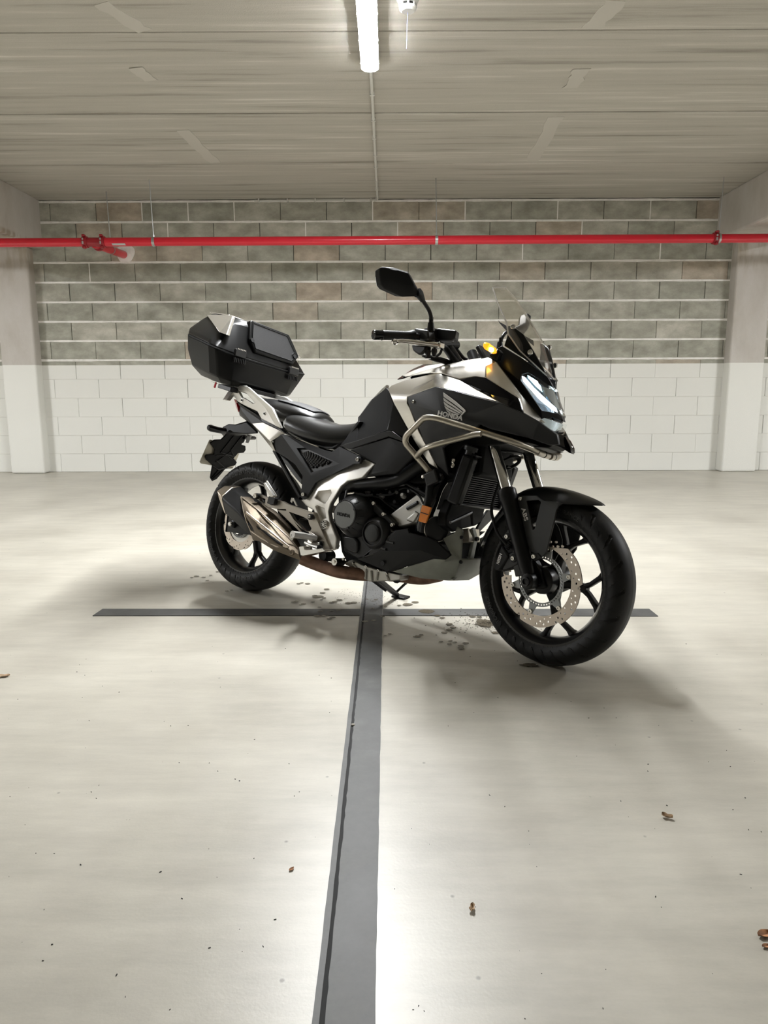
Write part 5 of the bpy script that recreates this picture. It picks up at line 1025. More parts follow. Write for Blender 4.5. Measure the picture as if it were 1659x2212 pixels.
# front indicators
for s in (-1, 1):
    oo = [V3((p[0], p[1] * -s, p[2])) for p in [(1.2836,-0.1600,1.0554),(1.3124,-0.1620,1.0423),(1.3213,-0.1620,1.0751),(1.3109,-0.1650,1.0852),(1.3164,-0.1800,1.0664),(1.2863,-0.1780,1.0621)]]
    oo = [V3((p.x, s * abs(p.y), p.z)) for p in oo]
    part('indicator_stalk', loft([oo, [p + V3((0, -s * .03, 0)) for p in oo]]), 'black_satin', bevel=.003)
    a_ = [V3((p[0], s * abs(p[1]), p[2])) for p in [(1.3195,-0.1820,1.0789),(1.3241,-0.1860,1.0609),(1.3111,-0.1880,1.0590),(1.2969,-0.1880,1.0652),(1.3051,-0.1840,1.0870)]]
    b_ = [V3((p[0], s * abs(p[1]), p[2])) for p in [(1.3176,-0.2320,1.0866),(1.3121,-0.2360,1.0664),(1.3056,-0.2360,1.0629),(1.2982,-0.2360,1.0748),(1.2980,-0.2320,1.0911)]]
    ind = part('front_indicator', loft([[p.lerp(sum(a_, V3()) / 5, .25) + V3((0, -s * .006, 0)) for p in a_], a_, b_, [p.lerp(sum(b_, V3()) / 5, .35) + V3((-.003, s * .006, 0)) for p in b_]]), 'amber_glow', bevel=.003)
    tag(ind, 'glowing amber front indicator')
    cc = (sum(a_, V3()) / 5).lerp(sum(b_, V3()) / 5, .45)
    part('indicator_bulb', lathe([(.001, -.0), (.008, .004), (.008, .016), (.001, .02)], cc + V3((.010, 0, -.006)), (0, s, 0), 12), 'amber_core', ind)
# ------------------------------------------------------------------ crash bars
cb = [V3(p) for p in [(1.0961,-0.1750,0.6288),(1.0358,-0.2700,0.7234),(1.0464,-0.2850,0.7463),(1.1225,-0.2950,0.8122),(1.1536,-0.2950,0.8165),(1.1839,-0.2800,0.8125),(1.4310,-0.1900,0.7547),(1.4608,-0.1200,0.7430),(1.4756,-0.0600,0.7337)]]
for s in (-1, 1):
    P_ = [V3((p.x, p.y * -s, p.z)) for p in cb]
    main = part('crash_bar', tube(fillet(P_, .06, 7), .0112, 16), 'bar_champagne'); tag(main, 'champagne coloured tubular crash bar')
    q = [V3((p[0], p[1] * -s, p[2])) for p in [(1.0678,-0.2320,0.6805),(1.1108,-0.2620,0.7035),(1.1568,-0.2750,0.7185),(1.3178,-0.2480,0.7691),(1.3345,-0.2450,0.7701)]]
    part('crash_bar_brace', tube(fillet(q, .05, 6), .0102, 16), 'bar_champagne', main)
    e = [V3((p[0], p[1] * -s, p[2])) for p in [(1.4709,-0.0820,0.7356),(1.4770,-0.0400,0.7322),(1.4794,-0.0080,0.7312)]]
    part('bar_end_sleeve', tube(e, .0122, 16), 'bracket_alloy', main)
    e = [V3((p[0], p[1] * -s, p[2])) for p in [(1.4768,-0.0440,0.7323),(1.4772,-0.0380,0.7321)]]
    part('sleeve_gap', tube(e, .0125, 16), 'dark_void', main)
    e = [V3((p[0], p[1] * -s, p[2])) for p in [(1.0900,-0.1780,0.6331),(1.0977,-0.1720,0.6243)]]
    part('bar_collar', tube(e, .0140, 16), 'bar_champagne', main)
    lug = V3((P_[0].x, P_[0].y, P_[0].z))
    part('bar_mount', obox(lug + V3((.02, -s * -.01, -.02)), (1, 0, .5), (0, 1, 0), (-.5, 0, 1), .055, .03, .05), 'engine_black', main, bevel=.006)

# ------------------------------------------------------------------ engine
eb = [(0.5817,-0.0950,0.5166),(0.6892,-0.0950,0.5445),(0.8401,-0.0950,0.5569),(0.9162,-0.0950,0.5721),(1.0315,-0.0950,0.6289),(1.0547,-0.0950,0.5746),(1.0323,-0.0950,0.5121),(1.0185,-0.0950,0.4239),(1.1018,-0.0950,0.3865),(1.1247,-0.0950,0.3682),(0.9577,-0.0950,0.2846),(0.7643,-0.0950,0.2430),(0.6754,-0.0950,0.2300),(0.6380,-0.0950,0.2717),(0.6151,-0.0950,0.3397)]
part('engine_block', plate(eb, (0, .19, 0)), 'engine_dark', bevel=.01)
part('gearbox_cover', plate([(0.6866,-0.1650,0.3554),(0.7646,-0.1650,0.3536),(0.8180,-0.1650,0.3847),(0.9155,-0.1650,0.4092),(0.9620,-0.1650,0.3887),(0.9677,-0.1650,0.3678),(0.9600,-0.1650,0.3279),(0.8986,-0.1650,0.2978),(0.8067,-0.1650,0.2671),(0.7900,-0.1650,0.2625),(0.7160,-0.1650,0.2815)], (0, .05, 0)), 'engine_black', bevel=.006)
part('cover_facet', plate([(0.7070,-0.1760,0.3439),(0.7689,-0.1760,0.3470),(0.7888,-0.1760,0.3316),(0.7940,-0.1760,0.2966),(0.7846,-0.1760,0.2819),(0.7364,-0.1760,0.2887),(0.7190,-0.1760,0.3045)], (0, .02, 0)), 'engine_black', bevel=.006)
cv = part('engine_side_cover', plate([(0.8166,-0.1780,0.2729),(0.8915,-0.1780,0.3404),(0.9698,-0.1780,0.4020),(0.9815,-0.1780,0.3949),(0.9811,-0.1780,0.3606),(0.9384,-0.1780,0.3205),(0.8765,-0.1780,0.2902),(0.8285,-0.1780,0.2702)], (0, .03, 0)), 'engine_black', bevel=.008)
for p0, p1 in zip([(0.9377,-0.1840,0.3497),(0.9183,-0.1840,0.3212)], [(0.9740,-0.1840,0.3488),(0.9403,-0.1840,0.3207)]):
    part('cover_rib', tube([p0, p1], .005, 8), 'engine_black', cv)
def rd(crop_c, y, prof, mat, n=40, name='cover', parent=None): return part(name, lathe(prof, crop_c, (0, -1, 0), n), mat, parent)
cc = V3([(0.7539,-0.2350,0.4321)][0])
clu = rd(V3((cc.x, -.150, cc.z)), 0, [(.092, 0), (.092, .012), (.086, .030), (.060, .074), (.0555, .078)], 'engine_black', 44, 'clutch_cover'); tag(clu, 'black round clutch cover with raised lettering')
for k in range(14):
    a = 2 * math.pi * k / 14
    e = V3((math.cos(a), 0, math.sin(a))); b0 = V3((cc.x, -.150, cc.z))
    part('cover_rib', tube([b0 + e * .089 + V3((0, -.016, 0)), b0 + e * .060 + V3((0, -.0745, 0))], .0022, 6), 'engine_black', clu)
rd(V3((cc.x, -.226, cc.z)), 0, [(.054, 0), (.054, .006), (.0525, .009), (.001, .009)], 'cap_lit_grey', 44, 'clutch_cap', clu)
part('cap_ring', lathe([(.0545, 0), (.0575, 0), (.0575, .0035), (.0545, .0035)], V3((cc.x, -.230, cc.z)), (0, -1, 0), 44, closed=True), 'rim_black', clu)
for k in range(4):
    a = .5 + 2 * math.pi * k / 4
    part('cap_clip', obox(V3((cc.x + .056 * math.cos(a), -.234, cc.z + .056 * math.sin(a))), (math.cos(a), 0, math.sin(a)), (0, 1, 0), (-math.sin(a), 0, math.cos(a)), .008, .008, .008), 'engine_black', clu)
q = [(0.7181,-0.2360,0.4327),(0.7854,-0.2360,0.4287)]; a_, b_ = V3(q[0]), V3(q[1]); tv, tf = text_mesh('HONDA', .02, .0008, .0004); wd = max(p.x for p in tv) - min(p.x for p in tv); sc_ = (b_ - a_).length / wd
exv = (b_ - a_).normalized(); eyv = V3((0, -1, 0)).cross(exv)
part('cover_lettering', place(([V3((p.x * sc_, p.y * sc_, p.z)) for p in tv], tf), (a_ + b_) / 2 + V3((0, .0, 0)), exv, eyv, (0, -1, 0)), 'black_gloss', clu, smooth=None)
w2 = V3([(0.8734,-0.2050,0.3745)][0])
pc_ = rd(V3((w2.x, -.160, w2.z)), 0, [(.066, 0), (.062, .020), (.052, .034), (.050, .036), (.046, .036), (.044, .030), (.040, .030)], 'engine_black', 40, 'pump_cover')
rd(V3((w2.x, -.186, w2.z)), 0, [(.034, 0), (.034, .014), (.031, .018), (.028, .019), (.001, .019)], 'stay_grey', 40, 'pump_cap', pc_)
# case joint with bolts running up to the cylinder
part('case_flange', plate([(0.8013,-0.1600,0.5081),(0.8252,-0.1600,0.5014),(0.8932,-0.1600,0.4595),(0.9533,-0.1600,0.4224),(0.9345,-0.1600,0.4029),(0.8683,-0.1600,0.4393),(0.8066,-0.1600,0.4729)], (0, .03, 0)), 'engine_black', bevel=.004)
for p in [(0.8413,-0.1660,0.4901),(0.8961,-0.1660,0.4529),(0.9442,-0.1660,0.4159)]:
    bolt(p, .0085, None, h=.006, mat='polished')
for p in [(0.6808,-0.1700,0.3225),(0.6842,-0.1700,0.3000),(0.7219,-0.1700,0.2514)]:
    bolt(p, .006, None, h=.005, mat='polished')
# silver cylinder
cyl = part('cylinder', loft([[V3(p) for p in [(0.9007,-0.1360,0.4528),(0.9343,-0.1360,0.4301),(0.9511,-0.1360,0.4080),(1.0451,-0.1360,0.4381),(1.0515,-0.1360,0.5028),(1.0776,-0.1360,0.5180),(1.0676,-0.1360,0.5340),(1.0195,-0.1360,0.5447)]], [V3((p[0], .12, p[2])) for p in [(0.9007,-0.1360,0.4528),(0.9343,-0.1360,0.4301),(0.9511,-0.1360,0.4080),(1.0451,-0.1360,0.4381),(1.0515,-0.1360,0.5028),(1.0776,-0.1360,0.5180),(1.0676,-0.1360,0.5340),(1.0195,-0.1360,0.5447)]]]), 'alloy_rough', bevel=.006)
part('cylinder_rib', tube([(0.9062,-0.1300,0.4405),(1.0249,-0.1300,0.5134)], .003, 6), 'engine_dark', cyl)
part('cylinder_boss', loft([[V3(p) for p in [(0.9905,-0.1420,0.4447),(1.0279,-0.1420,0.4787),(1.0445,-0.1420,0.4719),(1.0236,-0.1420,0.4354)]], [V3(p) for p in [(0.9697,-0.1260,0.4345),(1.0102,-0.1260,0.4864),(1.0385,-0.1260,0.4721),(1.0135,-0.1260,0.4264)]]]), 'alloy_rough', cyl, bevel=.004)
part('coolant_elbow', tube([(0.9845,-0.1380,0.4853),(1.0114,-0.1380,0.5009),(1.0305,-0.1380,0.5134)], .008, 10), 'engine_black', cyl)
part('cylinder_head', plate([(1.0043,-0.1150,0.5471),(1.0600,-0.1150,0.6332),(1.1083,-0.1150,0.6154),(1.0766,-0.1150,0.5151),(1.0393,-0.1150,0.4857)], (0, .23, 0)), 'engine_dark', bevel=.006)
# hoses, tubes, cables
part('coolant_hose', tube(spline([(1.1234,-0.1200,0.6202),(1.1102,-0.1400,0.5754),(1.1002,-0.1500,0.5150),(1.0803,-0.1520,0.4498),(1.0634,-0.1400,0.4017)], 6), .026, 16), 'black_gloss')
part('frame_downtube', tube([(1.0957,-0.1650,0.6181),(1.0993,-0.1650,0.5390),(1.0872,-0.1600,0.4039)], .018, 12), 'black_satin')
part('frame_tube', tube([(0.9316,-0.1200,0.5931),(1.0799,-0.1400,0.5391)], .009, 10), 'black_satin')
part('cable', tube(spline([(0.8365,-0.1500,0.5254),(0.9005,-0.1400,0.5318),(0.9540,-0.1300,0.5634),(1.0348,-0.1500,0.5428),(1.0753,-0.1650,0.5117)], 6), .004, 8), 'rubber')
part('cable', tube(spline([(0.7854,-0.1700,0.5149),(0.8433,-0.1500,0.5171),(0.8760,-0.1300,0.4949),(0.9198,-0.1250,0.4730)], 6), .0035, 8), 'rubber')
part('clutch_wire', tube(spline([(0.7058,-0.1850,0.5022),(0.7444,-0.1850,0.5214),(0.7952,-0.1750,0.5154),(0.8316,-0.1650,0.5238)], 5), .005, 8), 'rubber')
part('wire_clip', tube([(0.7229,-0.1900,0.5160),(0.7556,-0.1880,0.5221)], .004, 8), 'polished')
part('sensor_plug', lathe([(.011, 0), (.011, .035), (.008, .04)], [(0.7134,-0.1850,0.4915)][0], (.1, 0, 1), 12), 'engine_black')
for i, p in enumerate([(0.8594,-0.1200,0.5564),(0.8896,-0.1200,0.5412),(0.9216,-0.1200,0.5483),(0.9517,-0.1200,0.5290),(0.9857,-0.1200,0.5538),(0.8151,-0.1200,0.5483),(0.8478,-0.1200,0.5197),(0.9171,-0.1200,0.5039),(1.0204,-0.1200,0.5697),(0.7713,-0.1200,0.5310)]):
    part('engine_fitting', lathe([(.010, 0), (.012, .01), (.007, .022)], p, (.3 * math.sin(i), -1, .4 * math.cos(i * 2)), 8), 'engine_black' if i % 3 else 'alloy_rough')
for p in [(1.0548,-0.1500,0.6124),(1.0739,-0.1500,0.6003),(1.1787,-0.1500,0.6781),(1.1787,-0.1500,0.6604)]:
    part('clamp_screw', lathe([(.009, 0), (.009, .008), (.005, .010)], p, (0, -1, .2), 12), 'polished')
rf = part('side_reflector', plate([(1.0928,-0.1980,0.5062),(1.1345,-0.1980,0.5008),(1.1172,-0.1980,0.4401),(1.0834,-0.1980,0.4446)], (0, .010, 0)), 'orange_reflector', bevel=.002); tag(rf, 'orange side reflector')
part('reflector_bar', tube([(1.0932,-0.2000,0.4779),(1.1249,-0.2000,0.4730)], .0016, 6), 'engine_black', rf)
# horn
hn = V3([(1.1316,-0.1400,0.4225)][0])
ho = part('horn', lathe([(.045, -.03), (.047, -.004), (.046, .0), (.038, .004), (.020, .002), (.001, .004)], hn, (.75, -.65, 0), 36), 'engine_black'); part('horn_ring', lathe([(.047, -.006), (.049, -.003), (.047, 0)], hn, (.75, -.65, 0), 36), 'bracket_alloy', ho)
# belly panel, skid plate
by = [(0.7903,-0.1720,0.2603),(0.8981,-0.1800,0.3063),(0.9748,-0.1840,0.3981),(1.0307,-0.1840,0.4132),(1.0396,-0.1860,0.3973),(1.1193,-0.1820,0.3905),(1.1588,-0.1720,0.3792),(1.2114,-0.1500,0.3373),(1.1922,-0.1500,0.3182),(1.1482,-0.1650,0.3159),(0.9526,-0.1520,0.2367),(0.9298,-0.1500,0.2323),(0.8216,-0.1600,0.2559),(1.1021,-0.1900,0.3383)]
panel('belly_panel', by, [(0, 1, 13, 11, 12), (1, 2, 3, 4, 13), (4, 5, 6, 13), (6, 7, 8, 13), (8, 9, 10, 11, 13)], 'black_plastic', .012, smooth=22, bevel=.003)
part('belly_screw', lathe([(.010, 0), (.010, .004), (.006, .004)], [(0.9246,-0.1720,0.2635)][0], (0, -1, 0), 16), 'black_gloss')
kp_ = [(0.9465,-0.1400,0.2348),(1.1485,-0.1650,0.3139),(1.1960,-0.1520,0.3175),(1.2079,-0.1420,0.3361),(1.1829,-0.1380,0.3645),(1.1540,-0.1280,0.3913),(1.1992,-0.1250,0.4166),(1.2015,-0.1150,0.4421),(1.2230,-0.1080,0.4303),(1.2328,-0.1120,0.3241),(1.2133,-0.1000,0.2714),(1.1803,-0.0550,0.2352),(1.1576,-0.0700,0.2326),(1.0741,-0.1200,0.2287),(1.1795,-0.1500,0.3039)]
skid = panel('skid_plate', kp_, [(0, 1, 14, 13), (1, 2, 14), (2, 3, 4, 9, 14), (4, 5, 6, 8, 9), (6, 7, 8), (14, 9, 10, 13), (13, 10, 11, 12)], 'skid_grey', .010, smooth=22, bevel=.003); tag(skid, 'grey metal skid plate under the engine')
part('skid_front', plate([(1.2328,-0.1120,0.3241),(1.2133,-0.1000,0.2714),(1.1803,-0.0550,0.2352)] + [V3((p[0], -p[1], p[2])) for p in [(1.1803,-0.0550,0.2352),(1.2133,-0.1000,0.2714),(1.2328,-0.1120,0.3241)]], (-.006, 0, .004)), 'skid_grey', skid, bevel=.002)
part('skid_side', plate([(1.2150,-0.0321,0.3303),(1.2150,0.0122,0.3177),(1.2150,0.0259,0.4040),(1.2150,-0.0044,0.4438),(1.2150,-0.0235,0.4367),(1.2150,-0.0053,0.4117),(1.2150,-0.0045,0.3904),(1.2150,-0.0157,0.3304)], (-.012, 0, 0)), 'skid_grey', skid, bevel=.002)
part('skid_side', plate([(1.1950,0.0500,0.3193),(1.1950,0.0482,0.3084),(1.1950,-0.0751,0.2380),(1.1950,-0.0920,0.2433),(1.1950,-0.0570,0.2639),(1.1950,-0.0132,0.2847),(1.1950,0.0121,0.3191)], (-.010, 0, 0)), 'skid_grey', skid, bevel=.002)
part('oil_filter_box', obox([(1.1850,0.0043,0.4083)][0], (1, 0, .2), (0, 1, 0), (-.2, 0, 1), .05, .085, .052), 'bar_champagne', skid, bevel=.003)
part('skid_inner', plate([(1.1650,0.0014,0.3841),(1.1650,0.0811,0.3860),(1.1650,0.0888,0.3151),(1.1650,-0.0041,0.2801),(1.1650,0.0067,0.3235)], (-.01, 0, 0)), 'engine_dark', skid)
for p in [(1.2276,-0.1160,0.4046),(1.2367,-0.1160,0.3144)]:
    bolt(p, .007, skid, axis=(.6, -.8, 0), mat='engine_black')
bolt([(1.2220,0.0062,0.4009)][0], .009, skid, axis=(1, 0, 0), mat='engine_black')
panel('skid_recess', [(1.0160,-0.1460,0.2692),(1.0597,-0.1500,0.2949),(1.1439,-0.1580,0.3133),(1.1031,-0.1520,0.2885),(1.0301,-0.1460,0.2628)], [(0, 1, 2, 3, 4)], 'skid_grey', .004)
# oil pan
op = part('oil_pan', loft([[V3(p) for p in [(0.6842,-0.1200,0.2336),(0.7241,-0.1200,0.2510),(0.7797,-0.1200,0.2385),(0.8619,-0.1200,0.2305),(0.9787,-0.1200,0.2287),(0.9765,-0.1200,0.2065),(0.9344,-0.1200,0.1953),(0.8242,-0.1200,0.1751),(0.7937,-0.1200,0.1837),(0.7537,-0.1200,0.2140),(0.6889,-0.1200,0.2227)]], [V3((p[0], .09, p[2])) for p in [(0.6842,-0.1200,0.2336),(0.7241,-0.1200,0.2510),(0.7797,-0.1200,0.2385),(0.8619,-0.1200,0.2305),(0.9787,-0.1200,0.2287),(0.9765,-0.1200,0.2065),(0.9344,-0.1200,0.1953),(0.8242,-0.1200,0.1751),(0.7937,-0.1200,0.1837),(0.7537,-0.1200,0.2140),(0.6889,-0.1200,0.2227)]]]), 'alloy_rough', bevel=.005)
for p in [(0.6966,-0.1240,0.2354),(0.7369,-0.1240,0.2367),(0.8060,-0.1240,0.2333),(0.8695,-0.1240,0.2272),(0.9116,-0.1240,0.2204)]:
    bolt(p, .0065, op, h=.005, mat='polished')
for p0, p1 in zip([(0.7371,-0.1230,0.2299),(0.8053,-0.1230,0.2242),(0.8655,-0.1230,0.2221),(0.9115,-0.1230,0.2159),(0.8313,-0.1230,0.2213)], [(0.7820,-0.1230,0.2001),(0.8093,-0.1230,0.1818),(0.8639,-0.1230,0.1870),(0.9256,-0.1230,0.1952),(0.8431,-0.1230,0.1805)]):
    part('pan_rib', tube([p0, p1], .0042, 6), 'alloy_rough', op)
part('sump_plug', lathe([(.016, 0), (.016, .02), (.012, .024)], [(0.9382,-0.0900,0.2041)][0], (.6, -.8, 0), 10), 'engine_black', op)
# side stand on the left
ft = V3([(0.6488,0.3250,0.0636)][0]); tp_ = V3((.66, .10, .175))
gz = ft.y * math.tan(PHI); ft = V3((ft.x, ft.y, gz + .012))
stn = part('side_stand', tube([tp_, tp_.lerp(ft, .5), ft], [.017, .015, .013], 12), 'black_satin'); tag(stn, 'black side stand')
part('stand_foot', obox(ft + V3((.012, .015, -.006)), (1, 0, 0), (0, math.cos(PHI), math.sin(PHI)), (0, -math.sin(PHI), math.cos(PHI)), .075, .05, .008), 'black_satin', stn, bevel=.003)
part('stand_spur', tube([ft + V3((-.01, -.005, .005))] + [V3(p) for p in [(0.6446,0.3180,0.0841),(0.6980,0.3100,0.1350),(0.7055,0.3100,0.1404)]], .006, 8), 'black_satin', stn)
part('stand_spring', tube([V3((.64, .09, .17)), V3((.70, .17, .11))], .008, 8), 'engine_black', stn)

# ------------------------------------------------------------------ radiator
rt_ = [(1.2173,-0.1650,0.6917),(1.2537,-0.1650,0.6998),(1.2620,-0.1650,0.6902),(1.2323,-0.1650,0.5307),(1.2256,-0.1650,0.5281),(1.1762,-0.1650,0.5377),(1.1727,-0.1650,0.5456)]
rad = part('radiator', plate(rt_, (0, .02, 0)), 'black_satin', bevel=.008); tag(rad, 'black radiator with fine fins')
part('radiator_tank', obox((1.228, -.158, .612), (.27, 0, 1), (0, 1, 0), (1, 0, -.27), .185, .045, .05), 'black_satin', rad, bevel=.01)
part('radiator_neck', lathe([(.018, 0), (.018, .03), (.026, .03), (.027, .045), (.020, .05)], [(1.2367,-0.1500,0.6905)][0], (.2, 0, 1), 16), 'engine_black', rad)
fn = MB(); NF = 23
for k in range(NF):
    t = k / (NF - 1); x = 1.212 + .044 * t; z = .532 + .168 * t
    fn.add(obox((x, 0, z), (1, 0, -.27), (0, 1, 0), (.27, 0, 1), .020, .30, .0028))
co = fn.build('radiator_fins', 'grey_plastic', rad, smooth=None, recalc=False); tag(co, kind='stuff')
part('radiator_core', obox((1.222, 0, .616), (.27, 0, 1), (0, 1, 0), (1, 0, -.27), .175, .30, .008), 'dark_void', rad)
for s in (0, 1):
    part('radiator_rail', obox((1.214 + .044 * s, 0, .526 + .180 * s), (1, 0, -.27), (0, 1, 0), (.27, 0, 1), .034, .32, .008), 'black_satin', rad, bevel=.002)
part('radiator_tank', obox((1.228, .158, .612), (.27, 0, 1), (0, 1, 0), (1, 0, -.27), .185, .045, .05), 'black_satin', rad, bevel=.01)
part('radiator_stay', tube([(1.2150,-0.1852,0.4549),(1.2150,-0.0461,0.4991),(1.2150,-0.0274,0.4535)], .006, 8), 'engine_black')
part('under_radiator', plate([(1.1850,-0.1403,0.5361),(1.1850,-0.0207,0.5359),(1.1850,0.1173,0.5340),(1.1850,0.1044,0.5133),(1.1850,0.0973,0.4686),(1.1850,0.0498,0.4490),(1.1850,-0.0463,0.4323),(1.1850,-0.1065,0.4175),(1.1850,-0.1652,0.4402),(1.1850,-0.1665,0.4811)], (-.04, 0, 0)), 'engine_dark', bevel=.006)
part('front_splash_guard', plate([(1.1891,0.0820,0.4287),(1.1844,0.1684,0.4763),(1.1804,0.1660,0.5164),(1.1805,0.1388,0.5148),(1.1824,0.1131,0.4957),(1.1884,0.0555,0.4365),(1.1913,0.0703,0.4067),(1.1890,0.1260,0.4302)], (-.01, 0, 0)), 'engine_black', bevel=.002)

# ------------------------------------------------------------------ front fork (steered)
FT = dict(xf=ST)
for s in (-1, 1):
    y = .105 * s
    leg = part('fork_leg', lathe([(.0335, 0), (.0345, .004), (.0345, .030), (.031, .040), (.0285, .060), (.0275, .16), (.0265, .24), (.025, .30), (.020, .318)], (1.3830, y, .600), (.394, 0, -.919), 28), 'black_satin', **FT); tag(leg, 'black fork lower leg')
    part('fork_tube', tube([V3((1.3830, y, .600)), V3((1.243, y, .905))], .0205, 24), 'chrome', leg, **FT)
    part('dust_seal', lathe([(.026, 0), (.027, .006), (.0335, .008)], (1.3805, y, .606), (.394, 0, -.919), 24), 'rubber', leg, **FT)
    part('axle_lug', loft([[V3((1.515 + r * math.cos(t), yy, .298 + r * 1.15 * math.sin(t))) for t in [2 * math.pi * k / 12 for k in range(12)]] for yy, r in ((y - .026, .020), (y - .024, .026), (y + .024, .028), (y + .026, .022))]), 'black_satin', leg, bevel=.003, **FT)
    part('lug_web', plate([V3(p) for p in [(1.4769,-0.0880,0.3568),(1.5123,-0.0880,0.3698),(1.5380,-0.0880,0.3389),(1.5657,-0.0880,0.2838),(1.5576,-0.0880,0.2766),(1.5093,-0.0880,0.2642),(1.4960,-0.0880,0.3049)]] if s < 0 else [V3((p[0], .112, p[2])) for p in [(1.4769,-0.0880,0.3568),(1.5123,-0.0880,0.3698),(1.5380,-0.0880,0.3389),(1.5657,-0.0880,0.2838),(1.5576,-0.0880,0.2766),(1.5093,-0.0880,0.2642),(1.4960,-0.0880,0.3049)]], (0, .03 if s < 0 else -.03, 0)), 'black_satin', leg, bevel=.004, **FT)
    part('axle_end', lathe([(.016, 0), (.016, .012), (.010, .013), (.009, .006), (.001, .006)], (1.515, y + s * .022, .298), (0, s, 0), 20), 'engine_black', leg, **FT)
part('front_axle', tube([V3((WB, -.10, .300)), V3((WB, .10, .300))], .014, 12), 'black_satin', **FT)
part('lower_triple_clamp', obox((1.300, 0, .785), (.42, 0, -.91), (0, 1, 0), (.91, 0, .42), .05, .27, .07), 'engine_black', bevel=.012, **FT)
part('upper_triple_clamp', obox((1.235, 0, .93), (.42, 0, -.91), (0, 1, 0), (.91, 0, .42), .03, .27, .07), 'engine_black', bevel=.01, **FT)
# fender
top = [V3(p) for p in [(1.3811,-0.0400,0.5935),(1.4050,-0.0200,0.6103),(1.4564,0.0000,0.6235),(1.5112,0.0000,0.6259),(1.5741,0.0000,0.6178),(1.6355,0.0000,0.6036),(1.6784,0.0000,0.5903),(1.7060,0.0000,0.5793)]]
low = [V3(p) for p in [(1.4135,-0.0840,0.5777),(1.4528,-0.0860,0.5830),(1.5170,-0.0860,0.5788),(1.5563,-0.0840,0.5708),(1.5970,-0.0800,0.5715),(1.6442,-0.0680,0.5752),(1.6843,-0.0450,0.5772),(1.7081,-0.0060,0.5779)]]
rows = []
for a_, b_ in zip(top, low):
    c0 = V3((a_.x, 0, a_.z)); w_ = abs(b_.y); row = []
    for k in range(-8, 9):
        t = abs(k) / 8; zz_ = c0.z + (b_.z - c0.z) * (t ** 2.6); xx = c0.x + (b_.x - c0.x) * (t ** 1.6)
        row.append(V3((xx, (1 if k > 0 else -1) * w_ * (t ** .9), zz_)))
    rows.append(row)
v_, f_ = grid(rows)
fen = part('front_fender', solid(v_, f_, (0, 0, -.004)), 'black_satin', smooth=60, subsurf=1, **FT); tag(fen, 'black front fender')
back = [rows[0]]
for k, (x_, z_) in enumerate(((1.335, .560), (1.285, .500), (1.245, .430), (1.228, .385))):
    back.append([V3((x_ + (abs(p.y) / .084) ** 2 * .025, p.y * (1 - .05 * k), z_ - (abs(p.y) / .084) ** 2 * .03)) for p in rows[0]])
v_, f_ = grid(back[:]); part('fender_rear', solid(v_, f_, (.004, 0, 0)), 'black_satin', fen, smooth=60, **FT)
so = [(1.4174,-0.0880,0.5760),(1.4259,-0.0880,0.5858),(1.4959,-0.0900,0.5915),(1.5264,-0.0900,0.5776),(1.5842,-0.0880,0.5770),(1.5994,-0.0840,0.5717),(1.5903,-0.0920,0.5625),(1.5870,-0.0980,0.5472),(1.5842,-0.0990,0.5168),(1.5640,-0.0990,0.4065),(1.5533,-0.0990,0.3898),(1.5451,-0.0990,0.3836),(1.5265,-0.1000,0.3975),(1.4994,-0.1000,0.3976),(1.4843,-0.0990,0.4266),(1.4638,-0.0960,0.4727)]
shole = [(1.4599,-0.0910,0.5698),(1.5099,-0.0920,0.5769),(1.5210,-0.0930,0.5714),(1.5076,-0.0970,0.4759),(1.5011,-0.0970,0.4732)]
sp2 = plate(so, (0, .008, 0), [shole])
fs = part('fender_stay', sp2, 'stay_grey', fen, bevel=.002, **FT); part('fender_stay', mir(sp2), 'stay_grey', fen, bevel=.002, **FT)
for p in [(1.4363,-0.0920,0.5748),(1.5194,-0.1040,0.3832)]:
    bolt(p, .0085, fen, h=.006, mat='polished', xf=ST)
part('stay_lug', plate([(1.5017,-0.1030,0.3941),(1.5329,-0.1030,0.3985),(1.5450,-0.1030,0.3887),(1.5437,-0.1030,0.3790),(1.5226,-0.1030,0.3662),(1.5109,-0.1030,0.3703)], (0, .012, 0)), 'black_satin', fen, bevel=.003, **FT)
q = [(1.4469,-0.0920,0.5444),(1.4686,-0.0970,0.5006),(1.4539,-0.0920,0.5439)]; a_, b_ = V3(q[0]), V3(q[1]); tv, tf = text_mesh('ABS', .02, .0006, .0003); wd = max(p.x for p in tv) - min(p.x for p in tv); sc_ = (b_ - a_).length / wd
exv = (b_ - a_).normalized(); eyv = V3((0, -1, 0)).cross(exv)
part('stay_lettering', place(([V3((p.x * sc_, p.y * sc_ * .8, p.z)) for p in tv], tf), (a_ + b_) / 2 + V3((.004, -.001, 0)), exv, eyv, (0, -1, 0)), 'logo_silver', fen, smooth=None, **FT)
# caliper
ca = [(1.3714,-0.1180,0.3143),(1.3650,-0.1180,0.3294),(1.3875,-0.1180,0.3966),(1.3913,-0.1180,0.4071),(1.4207,-0.1180,0.3774),(1.4262,-0.1180,0.3703),(1.4018,-0.1180,0.3271),(1.3911,-0.1180,0.3134)]
cal = part('brake_caliper', plate(ca, (0, .05, 0)), 'matte_black', bevel=.006, **FT); tag(cal, 'black front brake caliper')
part('caliper_bracket', plate([(1.3918,-0.1000,0.4405),(1.4241,-0.1000,0.4524),(1.4532,-0.1000,0.3971),(1.4640,-0.1000,0.3829),(1.4850,-0.1000,0.3585),(1.4456,-0.1000,0.3329),(1.4324,-0.1000,0.3229),(1.3855,-0.1000,0.3095),(1.4135,-0.1000,0.3678),(1.4257,-0.1000,0.3893),(1.4013,-0.1000,0.4178)], (0, .012, 0)), 'engine_black', cal, bevel=.003, **FT)
